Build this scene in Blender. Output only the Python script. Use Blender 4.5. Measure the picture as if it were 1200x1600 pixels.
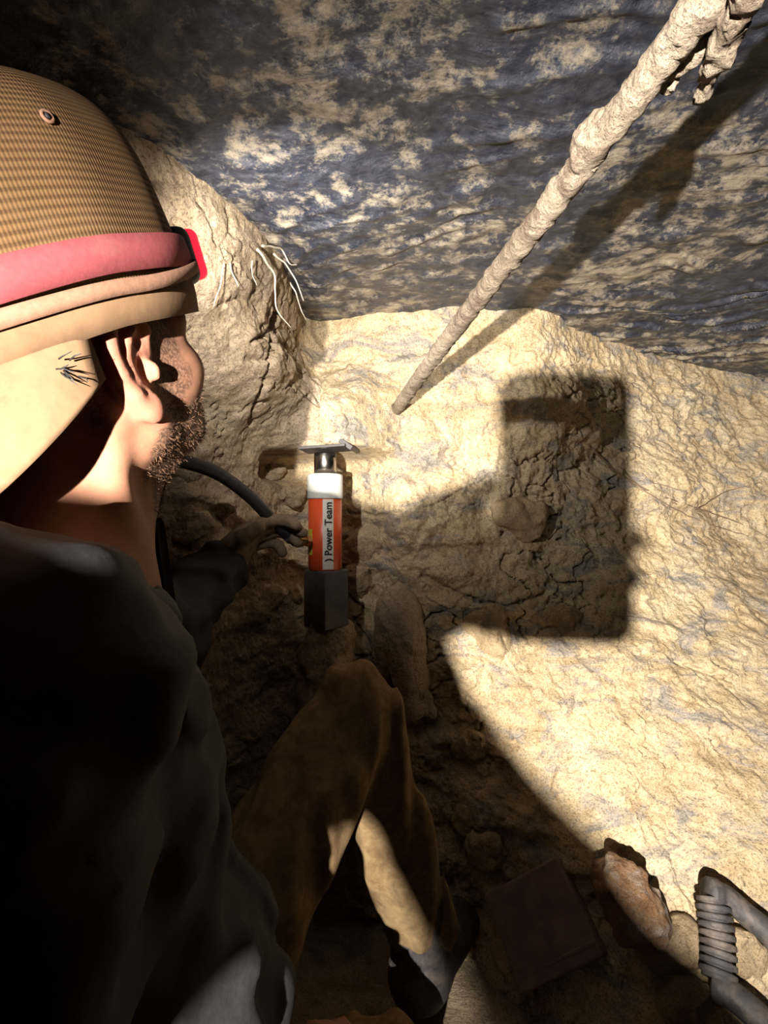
import bpy, bmesh, math, random
import numpy as np
from mathutils import Vector, Matrix
from mathutils.bvhtree import BVHTree

random.seed(7)
for o in list(bpy.data.objects):
    bpy.data.objects.remove(o)
scene = bpy.context.scene
COL = scene.collection
H = 0.85          # height of the lens above the pit floor; all positions below are given relative to the lens
FPX = 850.0       # focal length in pixels of the 1200x1600 frame

# ------------------------------------------------------------------ camera
cam = bpy.data.cameras.new('camera')
cam.sensor_fit = 'VERTICAL'
cam.sensor_height = 36.0
cam.lens = FPX / 1600.0 * 36.0
cam.clip_start = 0.01
cam_o = bpy.data.objects.new('camera', cam)
COL.objects.link(cam_o)
cam_o.location = (0, 0, H)
cam_o.rotation_euler = (math.pi / 2, 0, 0)
scene.camera = cam_o

# ------------------------------------------------------------------ world, exposure
world = bpy.data.worlds.new('world')
scene.world = world
world.use_nodes = True
world.node_tree.nodes['Background'].inputs[0].default_value = (0.0, 0.0, 0.0, 1)
world.node_tree.nodes['Background'].inputs[1].default_value = 0.0
vs = scene.view_settings
vs.view_transform = 'Standard'
vs.look = 'None'
vs.gamma = 1.0
vs.use_curve_mapping = False
vs.exposure = 0.0

# ------------------------------------------------------------------ the photographer's head torch: the light of the place
LAMP = np.array((-0.172, -0.465, -0.066))          # lens of the torch, relative to the camera
sp = bpy.data.lights.new('head_torch_beam_offscreen', 'SPOT')
sp.energy = 415.0
sp.color = (1.0, 0.93, 0.84)
sp.spot_size = math.radians(73)
sp.spot_blend = 1.0
sp.shadow_soft_size = 0.007
sp_o = bpy.data.objects.new('head_torch_beam_offscreen', sp)
COL.objects.link(sp_o)
sp_o.location = (LAMP[0], LAMP[1], LAMP[2] + H)
aim = Vector((0.37, 1.25, -0.11)) - Vector(LAMP)
sp_o.rotation_euler = aim.to_track_quat('-Z', 'Y').to_euler()


# ================================================================== helpers
def W(p):
    return Vector((p[0], p[1], p[2] + H))

def px(x, y, d):
    """pixel of the photograph at forward distance d -> position relative to the lens"""
    return np.array(((x - 600) / FPX * d, d, (800 - y) / FPX * d))

_perm = np.random.RandomState(3).permutation(256)
_perm = np.concatenate([_perm, _perm, _perm])
_g = np.random.RandomState(5).normal(size=(256, 3))
_g /= np.linalg.norm(_g, axis=1)[:, None]

def noise(P):
    P = np.asarray(P, dtype=np.float64)
    I = np.floor(P).astype(np.int64)
    f = P - I
    I &= 255
    u = f * f * f * (f * (f * 6 - 15) + 10)
    out = 0
    for a in (0, 1):
        wa = u[..., 0] if a else 1 - u[..., 0]
        for b in (0, 1):
            wb = u[..., 1] if b else 1 - u[..., 1]
            for c in (0, 1):
                wc = u[..., 2] if c else 1 - u[..., 2]
                h = _perm[_perm[_perm[(I[..., 0] + a)] + I[..., 1] + b] + I[..., 2] + c]
                g = _g[h]
                dot = g[..., 0] * (f[..., 0] - a) + g[..., 1] * (f[..., 1] - b) + g[..., 2] * (f[..., 2] - c)
                out = out + wa * wb * wc * dot
    return out * 1.5

def fbm(P, octs=4, lac=2.0, gain=0.5):
    s = 0; a = 1.0; P = np.asarray(P, dtype=np.float64)
    for i in range(octs):
        s = s + a * noise(P + 17.3 * i)
        P = P * lac; a *= gain
    return s

def ridge(P, octs=3):
    s = 0; a = 1.0; P = np.asarray(P, dtype=np.float64)
    for i in range(octs):
        s = s + a * (1 - np.abs(noise(P + 9.1 * i)) * 2)
        P = P * 2.1; a *= 0.5
    return s

def sstep(a, b, x):
    t = np.clip((x - a) / (b - a), 0, 1)
    return t * t * (3 - 2 * t)

# ---- signed distance shapes, meshed with surface nets
def s_ell(P, c, r, M=None):
    q = P - np.asarray(c)
    if M is not None:
        q = q @ M            # columns of M = local axes
    r = np.asarray(r)
    k0 = np.linalg.norm(q / r, axis=-1)
    k1 = np.linalg.norm(q / (r * r), axis=-1)
    return k0 * (k0 - 1) / np.maximum(k1, 1e-9)

def s_cap(P, a, b, ra, rb=None):
    rb = ra if rb is None else rb
    a = np.asarray(a, float); b = np.asarray(b, float)
    ab = b - a
    t = np.clip(((P - a) @ ab) / max(ab @ ab, 1e-12), 0, 1)
    return np.linalg.norm(P - a - t[..., None] * ab, axis=-1) - (ra + (rb - ra) * t)

def s_sph(P, c, r):
    return np.linalg.norm(P - np.asarray(c), axis=-1) - r

def smin(a, b, k):
    h = np.clip(0.5 + 0.5 * (b - a) / k, 0, 1)
    return b * (1 - h) + a * h - k * h * (1 - h)

def smax(a, b, k):
    return -smin(-a, -b, k)

def grid(lo, hi, step):
    ax = [np.arange(lo[i], hi[i] + step, step) for i in range(3)]
    G = np.stack(np.meshgrid(*ax, indexing='ij'), -1)
    return G

def nets(G, F):
    """naive surface nets -> verts, quads"""
    nx, ny, nz = F.shape
    S = F < 0
    cx, cy, cz = nx - 1, ny - 1, nz - 1
    acc = np.zeros((cx, cy, cz, 3)); cnt = np.zeros((cx, cy, cz))
    o = G[0, 0, 0]; st = np.array([G[1, 0, 0, 0] - o[0], G[0, 1, 0, 1] - o[1], G[0, 0, 1, 2] - o[2]])
    def sub(A, dx, dy, dz):
        return A[dx:dx + cx, dy:dy + cy, dz:dz + cz]
    base = np.stack(np.meshgrid(np.arange(cx), np.arange(cy), np.arange(cz), indexing='ij'), -1).astype(np.float32)
    for axis in range(3):
        others = [i for i in range(3) if i != axis]
        for p in (0, 1):
            for q in (0, 1):
                d0 = [0, 0, 0]; d0[others[0]] = p; d0[others[1]] = q
                d1 = list(d0); d1[axis] = 1
                f0 = sub(F, *d0); f1 = sub(F, *d1)
                m = (f0 < 0) != (f1 < 0)
                if not m.any():
                    continue
                t = f0[m] / (f0[m] - f1[m])
                pos = base[m] + np.array(d0)
                pos[:, axis] += t
                acc[m] += pos; cnt[m] += 1
    used = cnt > 0
    idx = -np.ones((cx, cy, cz), dtype=np.int64)
    idx[used] = np.arange(used.sum())
    V = acc[used] / cnt[used][:, None] * st + o
    quads = []
    for axis in range(3):
        o1, o2 = [(1, 2), (2, 0), (0, 1)][axis]
        sl0 = [slice(1, -1)] * 3; sl1 = [slice(1, -1)] * 3
        sl0[axis] = slice(0, -1); sl1[axis] = slice(1, None)
        a = S[tuple(sl0)]; b = S[tuple(sl1)]
        m = a != b
        w = np.argwhere(m)
        if len(w) == 0:
            continue
        flip = a[m]
        w = w.copy()
        for i in range(3):
            if i != axis:
                w[:, i] += 1
        c = []
        for (da, db) in ((-1, -1), (0, -1), (0, 0), (-1, 0)):
            k = w.copy(); k[:, o1] += da; k[:, o2] += db
            c.append(idx[k[:, 0], k[:, 1], k[:, 2]])
        q = np.stack(c, 1)
        q[~flip] = q[~flip][:, ::-1]
        quads.append(q)
    Q = np.concatenate(quads)
    Q = Q[(Q >= 0).all(1)]
    return V, Q

def mesh_data(name, V, F, smooth=True):
    me = bpy.data.meshes.new(name)
    V = np.asarray(V, dtype=np.float32)
    if isinstance(F, np.ndarray):
        k = F.shape[1]
        me.vertices.add(len(V)); me.vertices.foreach_set('co', V.ravel())
        me.loops.add(F.size); me.loops.foreach_set('vertex_index', F.astype(np.int32).ravel())
        me.polygons.add(len(F))
        me.polygons.foreach_set('loop_start', np.arange(0, F.size, k, dtype=np.int32))
        me.polygons.foreach_set('loop_total', np.full(len(F), k, dtype=np.int32))
        me.update(calc_edges=True)
        me.validate()
    else:
        me.from_pydata([tuple(map(float, v)) for v in V], [], [tuple(map(int, f)) for f in F])
        me.update()
    if smooth:
        me.polygons.foreach_set('use_smooth', np.ones(len(me.polygons), dtype=bool))
    return me

def obj(name, V, F, mat, parent=None, smooth=True, origin=None):
    """V relative to the lens. origin (relative to lens) is the object's base point for top-level meshes."""
    V = np.asarray(V, dtype=float)
    if parent is not None:
        org = np.array(parent.matrix_world.translation if parent.parent is None else parent.parent.location)
        Vl = V + np.array((0, 0, H)) - org
        loc = (0, 0, 0)
    else:
        org = np.array(W(origin)) if origin is not None else np.array((V[:, 0].mean(), V[:, 1].mean(), V[:, 2].min() + H))
        Vl = V + np.array((0, 0, H)) - org
        loc = tuple(org)
    me = mesh_data(name, Vl, F, smooth)
    o = bpy.data.objects.new(name, me)
    if mat is not None:
        me.materials.append(mat)
    COL.objects.link(o)
    o.location = loc
    if parent is not None:
        o.parent = parent
    return o

def thing(name, label, cat, base, group=None):
    o = bpy.data.objects.new(name, None)
    o.empty_display_size = 0.05
    COL.objects.link(o)
    o.location = W(base)
    o.matrix_world = Matrix.Translation(W(base))
    return tag(o, label, cat, group)

def tag(o, label=None, cat=None, group=None, kind=None):
    if label: o['label'] = label
    if cat: o['category'] = cat
    if group: o['group'] = group
    if kind: o['kind'] = kind
    return o

def tube(points, radii, seg=10, cap=True):
    P = [np.asarray(p, float) for p in points]
    n = len(P)
    if np.isscalar(radii): radii = [radii] * n
    V = []; F = []
    T = []
    for i in range(n):
        t = P[min(i + 1, n - 1)] - P[max(i - 1, 0)]
        T.append(t / (np.linalg.norm(t) + 1e-12))
    up = np.array((0, 0, 1.0)) if abs(T[0][2]) < 0.9 else np.array((1.0, 0, 0))
    u = np.cross(T[0], up); u /= np.linalg.norm(u)
    for i in range(n):
        u = u - T[i] * (u @ T[i]); u /= np.linalg.norm(u)
        v = np.cross(T[i], u)
        for k in range(seg):
            a = 2 * math.pi * k / seg
            V.append(P[i] + radii[i] * (math.cos(a) * u + math.sin(a) * v))
    for i in range(n - 1):
        for k in range(seg):
            k2 = (k + 1) % seg
            F.append((i * seg + k, i * seg + k2, (i + 1) * seg + k2, (i + 1) * seg + k))
    if cap:
        F.append(tuple(range(seg))[::-1]); F.append(tuple((n - 1) * seg + k for k in range(seg)))
    return np.array(V), F

def spline(pts, n):
    """Catmull-Rom through pts"""
    P = np.array(pts, float)
    P = np.vstack([2 * P[0] - P[1], P, 2 * P[-1] - P[-2]])
    out = []
    m = len(P) - 3
    for s in np.linspace(0, m - 1e-6, n):
        i = int(s); t = s - i
        p0, p1, p2, p3 = P[i:i + 4]
        out.append(0.5 * (2 * p1 + (p2 - p0) * t + (2 * p0 - 5 * p1 + 4 * p2 - p3) * t * t + (3 * p1 - p0 - 3 * p2 + p3) * t ** 3))
    return np.array(out)

def join(parts):
    V = []; F = []; n = 0
    for v, f in parts:
        V.append(np.asarray(v)); F += [tuple(int(i) + n for i in q) for q in f]; n += len(v)
    return np.concatenate(V), F

def lathe(profile, seg=40, c=(0, 0, 0)):
    """profile: list of (r, z)"""
    V = []; F = []
    for r, z in profile:
        for k in range(seg):
            a = 2 * math.pi * k / seg
            V.append((c[0] + r * math.cos(a), c[1] + r * math.sin(a), c[2] + z))
    n = len(profile)
    for i in range(n - 1):
        for k in range(seg):
            k2 = (k + 1) % seg
            F.append((i * seg + k, i * seg + k2, (i + 1) * seg + k2, (i + 1) * seg + k))
    F.append(tuple(range(seg))[::-1]); F.append(tuple((n - 1) * seg + k for k in range(seg)))
    return np.array(V), F

def rbox(size, bev, M, c, n=3):
    """bevelled box; M columns = axes"""
    bm = bmesh.new()
    bmesh.ops.create_cube(bm, size=1.0)
    for v in bm.verts:
        v.co = Vector((v.co.x * size[0], v.co.y * size[1], v.co.z * size[2]))
    bmesh.ops.bevel(bm, geom=list(bm.edges), offset=bev, segments=n, affect='EDGES', profile=0.5)
    bm.verts.index_update()
    V = np.array([v.co[:] for v in bm.verts]) @ np.asarray(M).T + np.asarray(c)
    F = [tuple(v.index for v in f.verts) for f in bm.faces]
    bm.free()
    return V, F

def axes(yaw=0, pitch=0, roll=0):
    """columns: right, forward, up after yaw (about z, to the right positive), pitch (up positive), roll"""
    m = Matrix.Rotation(-yaw, 3, 'Z') @ Matrix.Rotation(pitch, 3, 'X') @ Matrix.Rotation(roll, 3, 'Y')
    return np.array(m)

# ---- materials
def new_mat(name):
    m = bpy.data.materials.new(name); m.use_nodes = True
    nt = m.node_tree; nt.nodes.clear()
    out = nt.nodes.new('ShaderNodeOutputMaterial')
    b = nt.nodes.new('ShaderNodeBsdfPrincipled')
    nt.links.new(b.outputs[0], out.inputs[0])
    return m, nt, b

def N(nt, t, **kw):
    n = nt.nodes.new(t)
    for k, v in kw.items():
        if k in n.inputs: n.inputs[k].default_value = v
        else: setattr(n, k, v)
    return n

def ramp(nt, stops, fac):
    r = nt.nodes.new('ShaderNodeValToRGB')
    e = r.color_ramp.elements
    while len(e) < len(stops): e.new(0.5)
    for el, (p, c) in zip(e, stops):
        el.position = p; el.color = (*c, 1) if len(c) == 3 else c
    nt.links.new(fac, r.inputs[0])
    return r.outputs[0]

def coords(nt, scale=(1, 1, 1), kind='Object', rot=(0, 0, 0)):
    tc = nt.nodes.new('ShaderNodeTexCoord'); mp = nt.nodes.new('ShaderNodeMapping')
    mp.inputs['Scale'].default_value = scale
    mp.inputs['Rotation'].default_value = rot
    nt.links.new(tc.outputs[kind], mp.inputs[0])
    return mp.outputs[0]

def tex(nt, co, scale, detail=6, rough=0.6, dist=0.0, typ='ShaderNodeTexNoise'):
    n = nt.nodes.new(typ)
    n.inputs['Scale'].default_value = scale
    if 'Detail' in n.inputs: n.inputs['Detail'].default_value = detail
    if 'Roughness' in n.inputs: n.inputs['Roughness'].default_value = rough
    if 'Distortion' in n.inputs: n.inputs['Distortion'].default_value = dist
    nt.links.new(co, n.inputs['Vector'])
    return n.outputs[0]

def mixc(nt, fac, a, b, mode='MIX'):
    m = nt.nodes.new('ShaderNodeMix'); m.data_type = 'RGBA'; m.blend_type = mode
    for s, v in ((0, fac), (6, a), (7, b)):
        if hasattr(v, 'node'): nt.links.new(v, m.inputs[s])
        else: m.inputs[s].default_value = v if s == 0 else ((*v, 1) if len(v) == 3 else v)
    return m.outputs[2]

def bump(nt, b, height, strength=0.5, dist=0.01, prev=None):
    n = nt.nodes.new('ShaderNodeBump')
    n.inputs['Strength'].default_value = strength
    n.inputs['Distance'].default_value = dist
    nt.links.new(height, n.inputs['Height'])
    if prev is not None: nt.links.new(prev, n.inputs['Normal'])
    nt.links.new(n.outputs[0], b.inputs['Normal'])
    return n.outputs[0]

def soil_mat(name, c_dark, c_mid, c_light, stain, stain_amt=0.5, fine=90.0):
    m, nt, b = new_mat(name)
    co = coords(nt)
    n1 = tex(nt, co, 5.0, 8, 0.65, 0.6)
    n2 = tex(nt, co, 26.0, 8, 0.7, 0.3)
    n3 = tex(nt, co, fine, 6, 0.7)
    base = ramp(nt, [(0.30, c_dark), (0.5, c_mid), (0.68, c_light)], n1)
    fine_c = ramp(nt, [(0.33, c_dark), (0.47, c_mid), (0.6, c_light)], n2)
    c = mixc(nt, 0.45, base, fine_c)
    co2 = coords(nt, (1.0, 1.6, 2.4), rot=(0.2, 0.35, 0.1))
    ns = tex(nt, co2, 7.0, 9, 0.72, 0.9)
    f = ramp(nt, [(0.50, (0, 0, 0)), (0.61, (stain_amt,) * 3)], ns)
    c = mixc(nt, f, c, stain)
    nt.links.new(c, b.inputs['Base Color'])
    b.inputs['Roughness'].default_value = 0.95
    b.inputs['Specular IOR Level'].default_value = 0.15
    vo = nt.nodes.new('ShaderNodeTexVoronoi'); vo.inputs['Scale'].default_value = fine * .8
    nt.links.new(co, vo.inputs['Vector'])
    n4 = tex(nt, co, fine * 3.2, 4, 0.7)
    sp_ = ramp(nt, [(0.36, (0.45,) * 3), (0.5, (1, 1, 1))], n4)
    c = mixc(nt, 1.0, c, sp_, 'MULTIPLY')
    nt.links.new(c, b.inputs['Base Color'])
    p = bump(nt, b, n2, 0.7, 0.014)
    p = bump(nt, b, n3, 0.8, 0.006, p)
    bump(nt, b, vo.outputs[0], 0.35, 0.004, p)
    return m

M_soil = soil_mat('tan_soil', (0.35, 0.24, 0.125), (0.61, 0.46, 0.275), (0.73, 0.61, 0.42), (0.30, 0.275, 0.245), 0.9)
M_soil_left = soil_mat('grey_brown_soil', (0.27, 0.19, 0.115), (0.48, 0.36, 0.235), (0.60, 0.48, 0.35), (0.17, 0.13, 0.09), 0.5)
M_clod = soil_mat('clay_clod', (0.26, 0.18, 0.10), (0.46, 0.34, 0.20), (0.58, 0.45, 0.29), (0.22, 0.17, 0.12), 0.4, 160)
M_pale = soil_mat('pale_clay', (0.40, 0.31, 0.21), (0.58, 0.46, 0.33), (0.68, 0.56, 0.42), (0.30, 0.23, 0.16), 0.5, 160)
M_rust = soil_mat('rusty_rock', (0.12, 0.06, 0.03), (0.28, 0.15, 0.075), (0.40, 0.28, 0.17), (0.42, 0.40, 0.37), 0.7, 200)
M_mud = soil_mat('dry_mud_crust', (0.18, 0.14, 0.095), (0.34, 0.27, 0.195), (0.47, 0.39, 0.295), (0.14, 0.085, 0.06), 0.7, 220)

def plastic_sheet():
    m, nt, b = new_mat('dirty_dark_plastic')
    co = coords(nt)
    n1 = tex(nt, co, 3.2, 9, 0.68, 0.25)
    n2 = tex(nt, co, 20.0, 10, 0.78, 0.12)
    n3 = tex(nt, co, 70.0, 5, 0.7)
    add = nt.nodes.new('ShaderNodeMath'); add.operation = 'MULTIPLY_ADD'
    nt.links.new(n2, add.inputs[0]); add.inputs[1].default_value = 0.62
    mu = nt.nodes.new('ShaderNodeMath'); mu.operation = 'MULTIPLY'; mu.inputs[1].default_value = 0.42
    nt.links.new(n1, mu.inputs[0]); nt.links.new(mu.outputs[0], add.inputs[2])
    dust = ramp(nt, [(0.515, (0, 0, 0)), (0.575, (0.6,) * 3), (0.66, (1, 1, 1))], add.outputs[0])
    sheet = ramp(nt, [(0.35, (0.010, 0.012, 0.020)), (0.65, (0.040, 0.050, 0.078))], n2)
    film = ramp(nt, [(0.42, (0, 0, 0)), (0.75, (0.22,) * 3)], n3)
    c = mixc(nt, film, sheet, (0.24, 0.23, 0.24))
    c = mixc(nt, dust, c, (0.42, 0.345, 0.235))
    nt.links.new(c, b.inputs['Base Color'])
    r = ramp(nt, [(0.0, (0.32,) * 3), (0.6, (0.85,) * 3)], dust)
    nt.links.new(r, b.inputs['Roughness'])
    b.inputs['Specular IOR Level'].default_value = 0.5
    wr = tex(nt, coords(nt, (2.0, 4.5, 3.0), rot=(0, 0, 0.25)), 2.4, 4, 0.55, 1.0)
    p = bump(nt, b, wr, 0.35, 0.03)
    p = bump(nt, b, n2, 0.55, 0.008, p)
    bump(nt, b, n3, 0.5, 0.003, p)
    return m
M_plastic = plastic_sheet()

def simple(name, col, rough=0.6, metal=0.0, nscale=40, namt=0.25, bstr=0.2, bdist=0.002, spec=0.4, dirt=None, dirt_lo=0.5, dirt_hi=0.7, dscale=18):
    m, nt, b = new_mat(name)
    co = coords(nt)
    n = tex(nt, co, nscale, 6, 0.65)
    lo = tuple(max(0, c * (1 - namt)) for c in col); hi = tuple(min(1, c * (1 + namt)) for c in col)
    c = ramp(nt, [(0.3, lo), (0.7, hi)], n)
    if dirt:
        d = tex(nt, co, dscale, 8, 0.7, 0.4)
        f = ramp(nt, [(dirt_lo, (0, 0, 0)), (dirt_hi, (0.9,) * 3)], d)
        c = mixc(nt, f, c, dirt)
    nt.links.new(c, b.inputs['Base Color'])
    b.inputs['Roughness'].default_value = rough
    b.inputs['Metallic'].default_value = metal
    b.inputs['Specular IOR Level'].default_value = spec
    if bstr: bump(nt, b, n, bstr, bdist)
    return m

DUST = (0.40, 0.31, 0.21)
M_shirt = simple('black_shirt_cloth', (0.011, 0.0105, 0.012), 0.75, 0, 160, 0.4, 0.35, 0.001, 0.35)
M_trouser = simple('muddy_khaki_cloth', (0.24, 0.165, 0.085), 0.95, 0, 60, 0.3, 0.35, 0.002, 0.1, dirt=(0.12, 0.07, 0.035), dirt_lo=0.45, dirt_hi=0.65)
M_glove = simple('dusty_glove', (0.19, 0.135, 0.09), 0.95, 0, 60, 0.35, 0.3, 0.002, 0.1, dirt=(0.30, 0.23, 0.16))
M_orange = simple('orange_enamel', (0.62, 0.075, 0.02), 0.38, 0, 30, 0.12, 0.05, 0.001, 0.5, dirt=(0.30, 0.16, 0.09), dirt_lo=0.62, dirt_hi=0.78, dscale=40)
M_white = simple('white_enamel', (0.55, 0.55, 0.515), 0.5, 0, 40, 0.1, 0.1, 0.001, 0.4, dirt=(0.40, 0.36, 0.30), dirt_lo=0.55, dirt_hi=0.8)
M_label = simple('white_label', (0.62, 0.58, 0.52), 0.6, 0, 40, 0.08, 0, dirt=(0.40, 0.33, 0.26), dirt_lo=0.6, dirt_hi=0.8)
M_black = simple('black_print', (0.02, 0.02, 0.02), 0.6, 0, 40, 0.1, 0)
M_yellow = simple('yellow_label', (0.52, 0.42, 0.05), 0.6, 0, 40, 0.1, 0, dirt=(0.3, 0.25, 0.12))
M_chrome = simple('bright_steel', (0.42, 0.38, 0.34), 0.22, 1.0, 60, 0.1, 0)
M_steel = simple('worn_grey_steel', (0.10, 0.09, 0.095), 0.6, 0.3, 40, 0.3, 0.2, 0.001, 0.4, dirt=(0.15, 0.12, 0.10))
M_darksteel = simple('dark_oily_steel', (0.045, 0.038, 0.036), 0.5, 0, 60, 0.3, 0.2, 0.001, 0.4)
M_brass = simple('brass', (0.55, 0.40, 0.16), 0.35, 1.0, 60, 0.15, 0)
M_rubber = simple('black_hose_rubber', (0.022, 0.022, 0.026), 0.55, 0, 90, 0.25, 0.2, 0.001, 0.4, dirt=(0.10, 0.085, 0.07), dirt_lo=0.5, dirt_hi=0.75)
M_root = simple('pale_root', (0.62, 0.54, 0.42), 0.8, 0, 120, 0.2, 0.3, 0.001)
M_root_brown = simple('brown_root', (0.20, 0.14, 0.09), 0.9, 0, 120, 0.3, 0.3, 0.001)
M_block = simple('dull_purple_brown_block', (0.20, 0.135, 0.125), 0.85, 0, 30, 0.25, 0.2, 0.002, 0.2, dirt=(0.25, 0.18, 0.14))
M_handle = simple('dusty_black_handle_plastic', (0.05, 0.045, 0.045), 0.6, 0, 60, 0.3, 0.2, 0.001, 0.35, dirt=(0.19, 0.15, 0.12), dirt_lo=0.46, dirt_hi=0.72, dscale=24)
M_strap = simple('pink_elastic_strap', (0.25, 0.058, 0.064), 0.8, 0, 220, 0.12, 0.3, 0.0008, 0.2, dirt=(0.25, 0.10, 0.09), dirt_lo=0.55, dirt_hi=0.75)
M_tanstrap = simple('tan_webbing', (0.24, 0.130, 0.085), 0.85, 0, 200, 0.15, 0.4, 0.0008, 0.2)
M_brim = simple('tan_brim_cloth', (0.19, 0.113, 0.062), 0.85, 0, 90, 0.12, 0.25, 0.001, 0.2, dirt=(0.13, 0.074, 0.037), dirt_lo=0.55, dirt_hi=0.75)
M_darkplastic = simple('dark_lamp_housing', (0.03, 0.022, 0.022), 0.4, 0, 60, 0.2, 0)
M_denim = simple('dark_denim', (0.03, 0.035, 0.05), 0.9, 0, 120, 0.3, 0.3, 0.001, 0.2)
M_case = simple('red_phone_case', (0.55, 0.08, 0.03), 0.5, 0, 60, 0.1, 0)
M_glass = simple('phone_glass', (0.01, 0.01, 0.012), 0.08, 0, 60, 0.1, 0, spec=0.6)

def cap_mat():
    m, nt, b = new_mat('ribbed_tan_cap_mesh')
    uv = coords(nt, (1, 1, 1), 'UV')
    w = nt.nodes.new('ShaderNodeTexWave'); w.wave_type = 'BANDS'; w.bands_direction = 'Y'
    w.inputs['Scale'].default_value = 14.0; w.inputs['Distortion'].default_value = 0.6; w.inputs['Detail'].default_value = 1.0
    w.inputs['Detail Scale'].default_value = 0.6
    nt.links.new(uv, w.inputs[0])
    w2 = nt.nodes.new('ShaderNodeTexWave'); w2.wave_type = 'BANDS'; w2.bands_direction = 'X'
    w2.inputs['Scale'].default_value = 30.0
    nt.links.new(uv, w2.inputs[0])
    n = tex(nt, coords(nt), 25, 7, 0.7)
    c = ramp(nt, [(0.1, (0.065, 0.034, 0.014)), (0.6, (0.15, 0.084, 0.036))], w.outputs[0])
    c2 = ramp(nt, [(0.15, (0.06, 0.03, 0.013)), (0.55, (0.155, 0.088, 0.039))], w2.outputs[0])
    c = mixc(nt, 0.3, c, c2)
    c = mixc(nt, ramp(nt, [(0.5, (0, 0, 0)), (0.75, (0.5,) * 3)], n), c, (0.15, 0.092, 0.048))
    nt.links.new(c, b.inputs['Base Color'])
    b.inputs['Roughness'].default_value = 0.85
    b.inputs['Specular IOR Level'].default_value = 0.2
    p = bump(nt, b, w.outputs[0], 0.45, 0.002)
    bump(nt, b, w2.outputs[0], 0.3, 0.001, p)
    return m
M_cap = cap_mat()

def skin_mat():
    m, nt, b = new_mat('skin')
    at = nt.nodes.new('ShaderNodeAttribute'); at.attribute_name = 'tone'
    co = coords(nt)
    n = tex(nt, co, 60, 6, 0.7)
    n2 = tex(nt, co, 420, 3, 0.6)
    base = ramp(nt, [(0.3, (0.25, 0.115, 0.068)), (0.7, (0.32, 0.158, 0.095))], n)
    hair = ramp(nt, [(0.40, (0.045, 0.025, 0.016)), (0.62, (0.20, 0.11, 0.07))], n2)
    sep = nt.nodes.new('ShaderNodeSeparateColor'); nt.links.new(at.outputs['Color'], sep.inputs[0])
    c = mixc(nt, sep.outputs[0], base, hair)
    c = mixc(nt, sep.outputs[1], c, (0.37, 0.13, 0.095))
    c = mixc(nt, sep.outputs[2], c, (0.75, 0.72, 0.68))
    nt.links.new(c, b.inputs['Base Color'])
    b.inputs['Roughness'].default_value = 0.72
    b.inputs['Specular IOR Level'].default_value = 0.25
    b.inputs['Subsurface Weight'].default_value = 0.12
    b.inputs['Subsurface Radius'].default_value = (0.012, 0.004, 0.002)
    b.inputs['Subsurface Scale'].default_value = 0.5
    bump(nt, b, n2, 0.15, 0.0008)
    return m
M_skin = skin_mat()

def glow(name, col, strength):
    m, nt, b = new_mat(name)
    b.inputs['Base Color'].default_value = (*col, 1)
    b.inputs['Emission Color'].default_value = (*col, 1)
    b.inputs['Emission Strength'].default_value = strength
    return m
M_red = glow('red_lamp_lens', (1.0, 0.02, 0.05), 1.2)
M_torch = glow('white_torch_lens', (1.0, 0.95, 0.85), 6.0)

# ================================================================== the dug-out: ceiling, walls, floor
CEIL = 0.45
FLOOR = -0.85
# plan of the soil face at the sheet (T), at lens height (M) and at the pit floor (B)
CTRL = [
    ((-1.25, .42), (-1.3, .55), (-1.3, .60)),
    ((-.65, .52), (-.80, .78), (-.80, .82)),
    ((-.36, .62), (-.58, .90), (-.58, .95)),
    ((-.258, .72), (-.45, .97), (-.45, 1.02)),
    ((-.188, .93), (-.335, 1.07), (-.33, 1.08)),
    ((-.185, 1.13), (-.255, 1.19), (-.22, 1.16)),
    ((-.17, 1.265), (-.14, 1.24), (-.10, 1.14)),
    ((0, 1.236), (0, 1.23), (.06, 1.08)),
    ((.2, 1.222), (.2, 1.24), (.20, .98)),
    ((.357, 1.216), (.40, 1.28), (.40, .76)),
    ((.46, 1.31), (.56, 1.34), (.60, .62)),
    ((.567, 1.415), (.78, 1.42), (.92, .57)),
    ((.80, 1.55), (1.0, 1.52), (1.3, .58)),
    ((1.2, 1.68), (1.35, 1.62), (1.8, .66)),
    ((2.0, 1.75), (2.1, 1.7), (2.3, .8)),
]
NU, NV = 900, 460
def ctrl_curve(k, su):
    pts = np.array([c[k] for c in CTRL], float)
    return spline(pts, NU)
# parameter spacing: dense where the photograph looks
Tc, Mc, Bc = (ctrl_curve(k, None) for k in range(3))
zv = np.linspace(CEIL + 0.03, FLOOR - 0.04, NV)
Z = np.repeat(zv[None, :], NU, 0)
up = sstep(0.0, CEIL, Z)[..., None]
dn = np.clip((-Z) / 0.85, 0, 1)
dn = (dn ** 1.35)[..., None]
XY = Mc[:, None, :] * (1 - up) * (1 - dn) + Tc[:, None, :] * up + Bc[:, None, :] * dn
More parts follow.
